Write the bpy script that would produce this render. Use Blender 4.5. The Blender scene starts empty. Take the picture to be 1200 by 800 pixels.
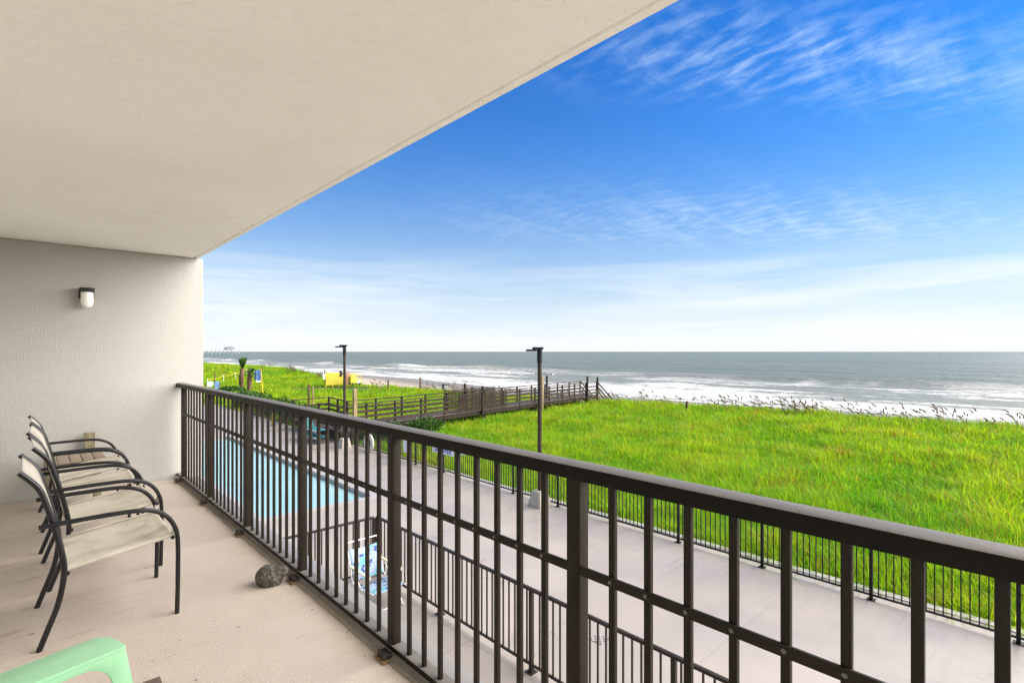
import bpy, bmesh, math, random
import numpy as np
from mathutils import Vector, Matrix, noise as mnoise
R = math.radians
random.seed(7); rng = np.random.default_rng(11)
scene = bpy.context.scene
col = scene.collection

# ------------------------------------------------------------------ camera
YAW = 43.0
cam_d = bpy.data.cameras.new("camera")
cam_d.sensor_width = 36.0; cam_d.sensor_fit = 'HORIZONTAL'
cam_d.lens = 612.0/1200.0*36.0
cam_d.shift_y = 11.8/1200.0
cam_d.clip_start = 0.05; cam_d.clip_end = 100000
cam = bpy.data.objects.new("camera", cam_d); col.objects.link(cam)
cam.location = (0, 0, 1.41); cam.rotation_euler = (R(90), 0, R(-YAW))
scene.camera = cam

# ------------------------------------------------------------------ light
SUN_EL, SUN_AZ = 32.0, 130.0           # azimuth clockwise from +Y
sd = Vector((math.sin(R(SUN_AZ))*math.cos(R(SUN_EL)), math.cos(R(SUN_AZ))*math.cos(R(SUN_EL)), math.sin(R(SUN_EL))))
sun_d = bpy.data.lights.new("sun", 'SUN'); sun_d.energy = 1.5; sun_d.angle = R(72); sun_d.color = (1.0, 0.90, 0.78)
sun = bpy.data.objects.new("sun", sun_d); col.objects.link(sun)
sun.rotation_euler = sd.to_track_quat('Z', 'Y').to_euler(); sun.location = (20, -20, 30)
vs = scene.view_settings
scene.display_settings.display_device = 'sRGB'
vs.view_transform = 'Standard'; vs.look = 'None'; vs.gamma = 1.0; vs.use_curve_mapping = False
vs.exposure = 2.86
scene.cycles.max_bounces = 10; scene.cycles.diffuse_bounces = 6

world = bpy.data.worlds.new("World"); scene.world = world; world.use_nodes = True
WT = world.node_tree; WT.nodes.clear()

class NT:
    """tiny node-graph helper"""
    def __init__(s, t): s.t = t
    def n(s, typ, ins=None, **kw):
        nd = s.t.nodes.new(typ)
        for k, v in kw.items(): setattr(nd, k, v)
        for k, v in (ins or {}).items():
            if isinstance(v, bpy.types.NodeSocket): s.t.links.new(v, nd.inputs[k])
            else: nd.inputs[k].default_value = v
        return nd
    def math(s, op, a, b=0.0, c=0.0, clamp=False):
        nd = s.n('ShaderNodeMath', operation=op, use_clamp=clamp)
        for i, v in enumerate((a, b, c)):
            if isinstance(v, bpy.types.NodeSocket): s.t.links.new(v, nd.inputs[i])
            else: nd.inputs[i].default_value = v
        return nd.outputs[0]
    def mix(s, f, a, b, blend='MIX'):
        nd = s.n('ShaderNodeMix', data_type='RGBA', blend_type=blend)
        for k, v in ((0, f), (6, a), (7, b)):
            if isinstance(v, bpy.types.NodeSocket): s.t.links.new(v, nd.inputs[k])
            else:
                if k: v = (*v, 1) if len(v) == 3 else v
                nd.inputs[k].default_value = v
        return nd.outputs[2]
    def ramp(s, fac, stops, interp='LINEAR'):
        nd = s.n('ShaderNodeValToRGB', {'Fac': fac}); nd.color_ramp.interpolation = interp
        e = nd.color_ramp.elements
        while len(e) < len(stops): e.new(0.5)
        for el, (p, c) in zip(e, stops):
            el.position = p; el.color = (c, c, c, 1) if isinstance(c, (int, float)) else (*c, 1)
        return nd.outputs[0]
    def noise(s, vec, scale, detail=4, rough=0.5, dist=0.0):
        d = {'Scale': scale, 'Detail': detail, 'Roughness': rough, 'Distortion': dist}
        if vec is not None: d['Vector'] = vec
        return s.n('ShaderNodeTexNoise', d).outputs[0]
    def mapping(s, vec, loc=(0, 0, 0), rot=(0, 0, 0), scale=(1, 1, 1)):
        return s.n('ShaderNodeMapping', {'Vector': vec, 'Location': loc, 'Rotation': rot, 'Scale': scale}).outputs[0]
    def smooth(s, v, lo, hi):
        nd = s.n('ShaderNodeMapRange', {'Value': v, 'From Min': lo, 'From Max': hi}, interpolation_type='SMOOTHSTEP')
        return nd.outputs[0]

W = NT(WT)
sky = W.n('ShaderNodeTexSky'); sky.sky_type = 'NISHITA'; sky.sun_disc = False
sky.sun_elevation = R(SUN_EL); sky.sun_rotation = R(SUN_AZ)
sky.air_density = 1.0; sky.dust_density = 0.3; sky.ozone_density = 2.0
tc = W.n('ShaderNodeTexCoord')
dirv = tc.outputs['Generated']
sep = W.n('ShaderNodeSeparateXYZ', {0: dirv})
dz = W.math('MAXIMUM', sep.outputs[2], 0.0)
den = W.math('ADD', dz, 0.06)
pv = W.n('ShaderNodeCombineXYZ', {0: W.math('DIVIDE', sep.outputs[0], den), 1: W.math('DIVIDE', sep.outputs[1], den), 2: 0.0}).outputs[0]
# blue of the clear sky, deeper towards the zenith
hsv = W.n('ShaderNodeHueSaturation', {'Hue': 0.5, 'Saturation': 1.45, 'Value': 1.0, 'Color': sky.outputs[0]}).outputs[0]
blue = W.mix(1.0, hsv, W.mix(W.smooth(dz, 0.05, 0.42), (0.75, 0.88, 1.0), (0.03, 0.98, 1.46)), 'MULTIPLY')
# high cirrus: fine herringbone ripples gathered in streaks
warp = W.n('ShaderNodeTexNoise', {'Vector': pv, 'Scale': 0.9, 'Detail': 3.0}).outputs[1]
pw = W.n('ShaderNodeVectorMath', {0: pv, 1: W.n('ShaderNodeVectorMath', {0: warp, 'Scale': 0.22}, operation='SCALE').outputs[0]}, operation='ADD').outputs[0]
rip = W.noise(W.mapping(pw, rot=(0, 0, R(30)), scale=(9.0, 3.6, 1)), 2.1, 4, 0.55, 0.2)
fil = W.noise(W.mapping(pw, rot=(0, 0, R(-28)), scale=(0.7, 3.4, 1)), 1.7, 6, 0.6, 0.3)
patch = W.noise(W.mapping(pv, loc=(3.1, 1.7, 0)), 0.55, 3, 0.5)
def blob(cx, cy, ang, a, b):
    m = W.mapping(pv, loc=(-cx, -cy, 0))
    m = W.mapping(m, rot=(0, 0, R(-ang)), scale=(1, 1, 1))
    s_ = W.n('ShaderNodeSeparateXYZ', {0: m})
    q = W.math('ADD', W.math('POWER', W.math('ABSOLUTE', W.math('DIVIDE', s_.outputs[0], a)), 2.0), W.math('POWER', W.math('ABSOLUTE', W.math('DIVIDE', s_.outputs[1], b)), 2.0))
    return W.math('EXPONENT', W.math('MULTIPLY', q, -1.0))
# where the cirrus fields hang over the sea
b1 = blob(1.62, 0.62, -38, 0.52, 0.20)
b2 = blob(2.25, 0.15, -40, 0.45, 0.25)
b3 = blob(3.45, 1.15, -42, 1.6, 0.55)
b4 = blob(2.9, 2.1, -40, 0.9, 0.3)
fields = W.math('ADD', W.math('ADD', b1, W.math('MULTIPLY', b2, 0.40)), W.math('ADD', W.math('MULTIPLY', b3, 0.68), W.math('MULTIPLY', b4, 0.05)))
cir = W.math('MULTIPLY', W.math('ADD', W.math('MULTIPLY', W.smooth(rip, 0.36, 0.84), 0.85), W.math('MULTIPLY', W.smooth(fil, 0.42, 0.75), 0.65)), fields, clamp=True)
# low sheets of cloud and sea haze towards the horizon
lowv = W.n('ShaderNodeCombineXYZ', {0: sep.outputs[0], 1: sep.outputs[1], 2: W.math('MULTIPLY', sep.outputs[2], 11.0)}).outputs[0]
sheet = W.noise(lowv, 2.2, 6, 0.58, 0.35)
band = W.math('MULTIPLY', W.smooth(dz, 0.205, 0.10), W.smooth(sheet, 0.32, 0.70))
hz = W.math('EXPONENT', W.math('MULTIPLY', dz, -11.5))
hz2 = W.math('MULTIPLY', W.math('EXPONENT', W.math('MULTIPLY', dz, -6.3)), 0.92)
cl = W.math('MAXIMUM', W.math('MULTIPLY', cir, 0.68), W.math('MULTIPLY', band, 0.72))
cloudc = W.mix(W.smooth(dz, 0.0, 0.4), (7.6, 7.8, 8.0), (5.6, 7.2, 9.2))
c0 = W.mix(hz2, blue, (4.6, 6.0, 7.9))
c1 = W.mix(W.math('MULTIPLY', hz, 0.97, clamp=True), c0, (7.5, 7.6, 7.7))
c2 = W.mix(cl, c1, cloudc)
# thin overcast veil overhead, above what the picture shows
c2 = W.mix(W.math('MULTIPLY', W.smooth(dz, 0.56, 0.80), 0.9), c2, (6.6, 6.5, 6.3))
c2 = W.mix(1.0, c2, (0.338, 0.338, 0.338), 'MULTIPLY')
bg = W.n('ShaderNodeBackground', {'Color': c2, 'Strength': 0.055})
out = W.n('ShaderNodeOutputWorld'); WT.links.new(bg.outputs[0], out.inputs[0])

# ------------------------------------------------------------------ materials
def newmat(name):
    m = bpy.data.materials.new(name); m.use_nodes = True
    t = m.node_tree; t.nodes.clear()
    N = NT(t)
    bs = N.n('ShaderNodeBsdfPrincipled'); o = N.n('ShaderNodeOutputMaterial')
    t.links.new(bs.outputs[0], o.inputs[0])
    return m, N, bs
def link(N, a, b): N.t.links.new(a, b)
def pmat(name, c, rough=0.6, var=0.12, vscale=6.0, bump=0.0, bscale=80.0, metal=0.0, spec=0.5, coat=0.0, obj=True):
    m, N, bs = newmat(name)
    tcn = N.n('ShaderNodeTexCoord'); v = tcn.outputs['Object']
    geo = N.n('ShaderNodeNewGeometry').outputs['Position']
    nz = N.noise(geo, vscale, 5, 0.6)
    lo = tuple(x*(1-var) for x in c); hi = tuple(min(1, x*(1+var)) for x in c)
    link(N, N.mix(N.smooth(nz, 0.3, 0.7), lo, hi), bs.inputs['Base Color'])
    link(N, N.math('ADD', N.math('MULTIPLY', nz, 0.16), rough-0.08), bs.inputs['Roughness'])
    bs.inputs['Metallic'].default_value = metal; bs.inputs['Specular IOR Level'].default_value = spec
    if coat: bs.inputs['Coat Weight'].default_value = coat
    if bump:
        bn = N.noise(geo, bscale, 3, 0.6)
        b = N.n('ShaderNodeBump', {'Height': bn, 'Strength': bump, 'Distance': 0.004})
        link(N, b.outputs[0], bs.inputs['Normal'])
    return m

def stucco(name, c, scale, strength, dist, stain=0.05):
    m, N, bs = newmat(name)
    g = N.mapping(N.n('ShaderNodeNewGeometry').outputs['Position'], rot=(0.6, 0.45, 0.8), loc=(3.3, 1.7, 8.1))
    big = N.noise(g, 0.9, 5, 0.6); mid = N.noise(g, 7, 5, 0.6)
    cc = N.mix(N.smooth(big, 0.3, 0.75), tuple(x*(1-stain) for x in c), c)
    cc = N.mix(N.math('MULTIPLY', N.smooth(mid, 0.62, 0.85), 0.35), cc, tuple(x*0.82 for x in c))
    link(N, cc, bs.inputs['Base Color']); bs.inputs['Roughness'].default_value = 0.85
    bs.inputs['Specular IOR Level'].default_value = 0.25
    h = N.math('ADD', N.smooth(N.noise(g, scale, 4, 0.6), 0.38, 0.66), N.math('MULTIPLY', N.noise(g, scale*0.13, 3, 0.5), 1.6))
    link(N, N.n('ShaderNodeBump', {'Height': h, 'Strength': strength, 'Distance': dist}).outputs[0], bs.inputs['Normal'])
    return m
M = {}
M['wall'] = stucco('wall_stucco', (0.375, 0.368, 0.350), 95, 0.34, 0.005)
m, N, bs = newmat('ceiling_stucco'); M['ceiling'] = m
g = N.mapping(N.n('ShaderNodeNewGeometry').outputs['Position'], rot=(0.3, 0.2, 0.5), loc=(3.3, 1.7, 8.1))
big = N.noise(g, 0.8, 6, 0.65); kn = N.noise(g, 13, 4, 0.55, 0.4); fi = N.noise(g, 60, 4, 0.6)
knock = N.smooth(kn, 0.50, 0.58)
c = N.mix(N.smooth(big, 0.3, 0.72), (0.86, 0.845, 0.795), (0.915, 0.905, 0.865))
c = N.mix(N.math('MULTIPLY', N.smooth(N.noise(g, 3.2, 6, 0.7), 0.60, 0.75), 0.35), c, (0.70, 0.655, 0.56))
wp = N.n('ShaderNodeVectorMath', {0: g, 1: N.n('ShaderNodeVectorMath', {0: N.n('ShaderNodeTexNoise', {'Vector': g, 'Scale': 3.0, 'Detail': 4.0}).outputs[1], 'Scale': 0.25}, operation='SCALE').outputs[0]}, operation='ADD').outputs[0]
ck = N.n('ShaderNodeTexVoronoi', {'Vector': wp, 'Scale': 0.9}, feature='DISTANCE_TO_EDGE').outputs['Distance']
ckm = N.math('MULTIPLY', N.smooth(ck, 0.006, 0.001), N.smooth(N.noise(g, 1.1, 2, 0.5), 0.56, 0.62))
c = N.mix(N.math('MULTIPLY', ckm, 0.0), c, (0.42, 0.37, 0.30))
link(N, c, bs.inputs['Base Color']); bs.inputs['Roughness'].default_value = 0.9; bs.inputs['Specular IOR Level'].default_value = 0.2
h_ = N.math('ADD', N.math('MULTIPLY', knock, 0.5), N.math('ADD', N.math('MULTIPLY', fi, 0.35), N.math('MULTIPLY', N.noise(g, 4, 3, 0.5), 1.1)))
link(N, N.n('ShaderNodeBump', {'Height': h_, 'Strength': 0.5, 'Distance': 0.009}).outputs[0], bs.inputs['Normal'])
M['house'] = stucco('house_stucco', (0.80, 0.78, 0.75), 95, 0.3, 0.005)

# balcony floor: sand coloured speckled coating, rust and dirt marks near the wall
m, N, bs = newmat('floor_coating'); M['floor'] = m
g = N.n('ShaderNodeNewGeometry').outputs['Position']
sp = N.math('ADD', N.math('MULTIPLY', N.noise(g, 260, 2, 0.5), 0.5), N.math('MULTIPLY', N.noise(g, 110, 3, 0.6), 0.5)); big = N.noise(g, 1.3, 6, 0.65); mid = N.noise(g, 5.5, 6, 0.7)
c = N.mix(N.smooth(sp, 0.40, 0.60), (0.38, 0.32, 0.27), (0.50, 0.445, 0.395))
c = N.mix(N.math('MULTIPLY', N.smooth(big, 0.42, 0.68), 0.30), c, (0.56, 0.50, 0.44))
c = N.mix(N.math('MULTIPLY', N.smooth(mid, 0.60, 0.78), 0.35), c, (0.30, 0.23, 0.165))
st = N.noise(N.mapping(g, scale=(0.6, 3.4, 1)), 2.6, 5, 0.7, 0.6)
gx = N.n('ShaderNodeSeparateXYZ', {0: g})
nearwall = N.smooth(gx.outputs[0], 1.05, -0.1)
c = N.mix(N.math('MULTIPLY', N.math('MULTIPLY', N.smooth(st, 0.54, 0.72), nearwall), 0.6), c, (0.25, 0.145, 0.06))
# rust runs where the railing feet bleed
rr = N.math('MULTIPLY', N.smooth(gx.outputs[0], 1.0, 1.2), N.smooth(N.noise(g, 3.2, 4, 0.6), 0.5, 0.75))
c = N.mix(N.math('MULTIPLY', rr, 0.5), c, (0.36, 0.24, 0.12))
fl = N.noise(N.mapping(g, scale=(1, 1.6, 1)), 23, 2, 0.4)
c = N.mix(N.math('MULTIPLY', N.smooth(fl, 0.72, 0.75), 0.75), c, (0.07, 0.045, 0.025))
link(N, c, bs.inputs['Base Color'])
link(N, N.math('ADD', N.math('MULTIPLY', big, 0.35), 0.38), bs.inputs['Roughness'])
link(N, N.n('ShaderNodeBump', {'Height': N.math('ADD', sp, N.math('MULTIPLY', N.noise(g, 70, 3, 0.6), 1.2)), 'Strength': 0.35, 'Distance': 0.003}).outputs[0], bs.inputs['Normal'])

# rough cement bead under the railing
M['cement'] = stucco('cement_bead', (0.40, 0.35, 0.29), 160, 0.9, 0.006, 0.3)
# dark bronze rail paint
def railpaint(name, c, rough, sp_=0.22):
    m, N, bs = newmat(name)
    g = N.n('ShaderNodeNewGeometry').outputs['Position']
    n1 = N.noise(g, 9, 6, 0.65); n2 = N.noise(g, 150, 3, 0.6)
    cc = N.mix(N.smooth(n1, 0.35, 0.7), tuple(x*0.85 for x in c), tuple(x*1.2 for x in c))
    cc = N.mix(N.math('MULTIPLY', N.smooth(N.noise(g, 34, 5, 0.7), 0.66, 0.8), 0.22), cc, (0.12, 0.10, 0.085))
    link(N, cc, bs.inputs['Base Color'])
    link(N, N.math('ADD', N.math('MULTIPLY', n1, 0.3), rough-0.12), bs.inputs['Roughness']); bs.inputs['Specular IOR Level'].default_value = sp_
    link(N, N.n('ShaderNodeBump', {'Height': N.math('ADD', n2, n1), 'Strength': 0.2, 'Distance': 0.0018}).outputs[0], bs.inputs['Normal'])
    return m
M['rail'] = railpaint('bronze_rail_paint', (0.0145, 0.0108, 0.0074), 0.45, 0.16)
M['rail_far'] = railpaint('brown_rail_paint', (0.024, 0.018, 0.014), 0.42)
M['handrail'] = railpaint('sky_sheen_handrail_paint', (0.0065, 0.0052, 0.0036), 0.45, 0.12)
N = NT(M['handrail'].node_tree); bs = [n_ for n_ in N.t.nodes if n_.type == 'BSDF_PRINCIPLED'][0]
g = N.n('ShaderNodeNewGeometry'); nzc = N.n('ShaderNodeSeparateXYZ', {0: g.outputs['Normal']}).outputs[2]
sky_sheen = N.smooth(N.math('ADD', nzc, N.math('MULTIPLY', N.math('SUBTRACT', N.noise(g.outputs['Position'], 55, 6, 0.75), 0.5), 0.55)), 0.62, 0.95)  # grey sky reflection painted onto upward faces of handrail and bottom rail
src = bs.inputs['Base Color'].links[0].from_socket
sheen_col = N.mix(N.noise(N.mapping(g.outputs['Position'], scale=(1, 0.3, 1)), 30, 5, 0.7), (0.085, 0.080, 0.076), (0.165, 0.157, 0.150))
link(N, N.mix(sky_sheen, src, sheen_col), bs.inputs['Base Color'])
M['fence'] = railpaint('black_fence_paint', (0.012, 0.012, 0.013), 0.4)
M['pole'] = railpaint('bronze_pole_paint', (0.05, 0.035, 0.026), 0.45)
M['lamp_head'] = railpaint('dark_lamp_head', (0.02, 0.02, 0.022), 0.4)
M['bracket'] = pmat('rusty_black_bracket', (0.02, 0.015, 0.012), 0.5, 0.5, 60)
M['rust'] = pmat('rusty_shim', (0.20, 0.13, 0.06), 0.8, 0.5, 80)
M['screwhead'] = pmat('zinc_screw_head', (0.13, 0.135, 0.12), 0.5, 0.3, 200, metal=0.3)
M['screw'] = pmat('zinc_fitting', (0.42, 0.42, 0.40), 0.45, 0.2, 200, metal=0.5)
M['tube'] = pmat('black_powder_coat', (0.006, 0.0062, 0.0075), 0.36, 0.3, 40, bump=0.1, bscale=300, spec=0.35)
# sling fabric
m, N, bs = newmat('sling_fabric'); M['sling'] = m
g = N.n('ShaderNodeTexCoord').outputs['Object']
wv = N.math('MULTIPLY', N.n('ShaderNodeTexWave', {'Vector': g, 'Scale': 95.0}, bands_direction='X').outputs[1], N.n('ShaderNodeTexWave', {'Vector': g, 'Scale': 95.0}, bands_direction='Y').outputs[1])
gw = N.n('ShaderNodeNewGeometry').outputs['Position']
dirt = N.noise(gw, 5, 6, 0.65)
c = N.mix(N.smooth(dirt, 0.42, 0.72), (0.47, 0.44, 0.375), (0.29, 0.26, 0.205))
c = N.mix(N.math('MULTIPLY', wv, 0.4), c, (0.33, 0.30, 0.24))
link(N, c, bs.inputs['Base Color']); bs.inputs['Roughness'].default_value = 0.7
link(N, N.n('ShaderNodeBump', {'Height': wv, 'Strength': 0.25, 'Distance': 0.001}).outputs[0], bs.inputs['Normal'])
M['mint'] = pmat('mint_resin', (0.25, 0.48, 0.29), 0.42, 0.05, 9, bump=0.08, bscale=220)
M['stone'] = None
m, N, bs = newmat('pitted_stone'); M['stone'] = m
g = N.n('ShaderNodeTexCoord').outputs['Object']
vo = N.n('ShaderNodeTexVoronoi', {'Vector': g, 'Scale': 75.0, 'Randomness': 1.0}); nn = N.noise(g, 40, 6, 0.7)
c = N.mix(N.smooth(nn, 0.35, 0.68), (0.045, 0.041, 0.033), (0.165, 0.152, 0.125))
c = N.mix(N.smooth(vo.outputs['Distance'], 0.30, 0.12), c, (0.025, 0.022, 0.018))
link(N, c, bs.inputs['Base Color']); bs.inputs['Roughness'].default_value = 0.9
link(N, N.n('ShaderNodeBump', {'Height': N.math('ADD', vo.outputs['Distance'], nn), 'Strength': 0.9, 'Distance': 0.008}).outputs[0], bs.inputs['Normal'])
m, N, bs = newmat('opal_glass'); M['opal'] = m
g = N.n('ShaderNodeNewGeometry').outputs['Position']
link(N, N.mix(N.noise(g, 12), (0.80, 0.79, 0.76), (0.86, 0.85, 0.83)), bs.inputs['Base Color'])
bs.inputs['Roughness'].default_value = 0.22
M['black'] = pmat('black_plastic', (0.015, 0.014, 0.013), 0.4, 0.2, 20)

def woodmat(name, c1, c2, scale=(3, 3, 3), rough=0.75):
    m, N, bs = newmat(name)
    g = N.n('ShaderNodeNewGeometry').outputs['Position']
    n1 = N.noise(N.mapping(g, scale=scale), 2.2, 6, 0.65); n2 = N.noise(g, 1.1, 4, 0.6)
    c = N.mix(N.smooth(n1, 0.32, 0.68), c1, c2)
    c = N.mix(N.math('MULTIPLY', N.smooth(n2, 0.45, 0.72), 0.6), c, tuple(x*0.62 for x in c1))
    link(N, c, bs.inputs['Base Color']); bs.inputs['Roughness'].default_value = rough; bs.inputs['Specular IOR Level'].default_value = 0.15
    link(N, N.n('ShaderNodeBump', {'Height': n1, 'Strength': 0.4, 'Distance': 0.004}).outputs[0], bs.inputs['Normal'])
    return m
M['deckwood'] = woodmat('weathered_boardwalk_wood', (0.026, 0.0185, 0.0135), (0.072, 0.053, 0.041), (2, 5, 9))
M['deckpost'] = woodmat('dark_boardwalk_post', (0.018, 0.013, 0.010), (0.048, 0.036, 0.028), (8, 8, 2))
M['wetboard'] = woodmat('wet_boards', (0.085, 0.065, 0.053), (0.18, 0.145, 0.12), (2, 5, 9), 0.45)
M['newpost'] = woodmat('treated_pine', (0.26, 0.19, 0.095), (0.38, 0.29, 0.16), (8, 8, 2))
M['stake'] = woodmat('brown_stake', (0.10, 0.06, 0.035), (0.18, 0.11, 0.07), (8, 8, 2))
M['stoolwood'] = woodmat('tan_weathered_wood', (0.19, 0.155, 0.12), (0.28, 0.235, 0.185), (3, 16, 16))
M['stoolleg'] = woodmat('greenish_weathered_wood', (0.16, 0.14, 0.085), (0.25, 0.22, 0.15), (16, 16, 3))
M['boardbrown'] = woodmat('brown_board', (0.12, 0.085, 0.07), (0.20, 0.15, 0.125), (5, 14, 14))

# pool deck: pale wet concrete, damp patches give the gloss
def concrete(name, c, joint, wet=True, jx=3.0, jy=3.0):
    m, N, bs = newmat(name)
    g = N.n('ShaderNodeNewGeometry').outputs['Position']
    s_ = N.n('ShaderNodeSeparateXYZ', {0: g})
    big = N.noise(g, 0.35, 6, 0.62); mid = N.noise(g, 2.2, 6, 0.65); fine = N.noise(g, 40, 4, 0.6)
    cc = N.mix(N.smooth(big, 0.32, 0.7), tuple(x*0.88 for x in c), tuple(min(1, x*1.05) for x in c))
    cc = N.mix(N.math('MULTIPLY', N.smooth(mid, 0.58, 0.8), 0.35), cc, tuple(x*0.72 for x in c))
    cc = N.mix(N.math('MULTIPLY', fine, 0.15), cc, tuple(x*0.7 for x in c))
    # sawn joints
    jl = None
    for k, (o, per) in enumerate(((0, jx), (1, jy))):
        fr = N.math('PINGPONG', N.math('ADD', s_.outputs[o], 50.6), per/2)
        ln = N.smooth(fr, 0.016, 0.006)
        jl = ln if jl is None else N.math('MAXIMUM', jl, ln)
    cc = N.mix(N.math('MULTIPLY', jl, joint), cc, tuple(x*0.45 for x in c))
    # the fence's wet reflection painted as dark streaks, then stains and cracks
    if name.startswith('pool'):
        fence_refl = N.math('MULTIPLY', N.smooth(N.noise(N.mapping(g, scale=(0.35, 5.5, 1)), 1.0, 5, 0.65), 0.50, 0.72), N.smooth(s_.outputs[0], 7.2, 10.3))
        cc = N.mix(N.math('MULTIPLY', fence_refl, 0.55), cc, tuple(x*0.62 for x in c))
        ptch = N.noise(N.mapping(g, loc=(7, 3, 0)), 0.9, 6, 0.7, 0.5)
        cc = N.mix(N.math('MULTIPLY', N.smooth(ptch, 0.60, 0.70), 0.40), cc, tuple(x*0.60 for x in c))
        ckp = N.n('ShaderNodeVectorMath', {0: g, 1: N.n('ShaderNodeVectorMath', {0: N.n('ShaderNodeTexNoise', {'Vector': g, 'Scale': 2.2, 'Detail': 5.0}).outputs[1], 'Scale': 0.5}, operation='SCALE').outputs[0]}, operation='ADD').outputs[0]
        ck = N.n('ShaderNodeTexVoronoi', {'Vector': ckp, 'Scale': 0.33}, feature='DISTANCE_TO_EDGE').outputs['Distance']
        cc = N.mix(N.math('MULTIPLY', N.smooth(ck, 0.005, 0.001), N.math('MULTIPLY', N.smooth(N.noise(g, 0.5, 2, 0.5), 0.5, 0.56), 0.5)), cc, tuple(x*0.4 for x in c))
    link(N, cc, bs.inputs['Base Color'])
    wetm = N.smooth(N.noise(N.mapping(g, scale=(1, 0.8, 1)), 0.8, 4, 0.5), 0.25, 0.75)
    link(N, N.math('SUBTRACT', 0.62, N.math('MULTIPLY', wetm, 0.40 if wet else 0.1)), bs.inputs['Roughness'])
    link(N, N.n('ShaderNodeBump', {'Height': N.math('ADD', fine, N.math('MULTIPLY', jl, -2.0)), 'Strength': 0.12, 'Distance': 0.004}).outputs[0], bs.inputs['Normal'])
    bs.inputs['Specular IOR Level'].default_value = 0.5
    return m
M['deck'] = concrete('pool_deck_concrete', (0.368, 0.329, 0.296), 0.16)
M['patio'] = concrete('patio_concrete', (0.34, 0.30, 0.265), 0.4, False, 1.2, 1.2)
M['slabedge'] = concrete('slab_edge_concrete', (0.24, 0.235, 0.23), 0.0)
M['kerb'] = concrete('kerb_concrete', (0.40, 0.385, 0.375), 0.3)
M['footing'] = pmat('footing_concrete', (0.46, 0.41, 0.33), 0.8, 0.15, 5, bump=0.2)
m, N, bs = newmat('pool_water'); M['water'] = m
g = N.n('ShaderNodeNewGeometry').outputs['Position']
cc = N.mix(N.smooth(N.noise(g, 0.8, 4), 0.3, 0.7), (0.27, 0.46, 0.47), (0.34, 0.52, 0.52))
link(N, cc, bs.inputs['Base Color']); bs.inputs['Roughness'].default_value = 0.06
link(N, N.n('ShaderNodeBump', {'Height': N.noise(g, 5, 4, 0.5), 'Strength': 0.25, 'Distance': 0.03}).outputs[0], bs.inputs['Normal'])
M['pooltile'] = pmat('pool_tile', (0.10, 0.34, 0.38), 0.3, 0.15, 9)
M['drain'] = pmat('drain_grate', (0.10, 0.09, 0.085), 0.5, 0.3, 60)

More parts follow.
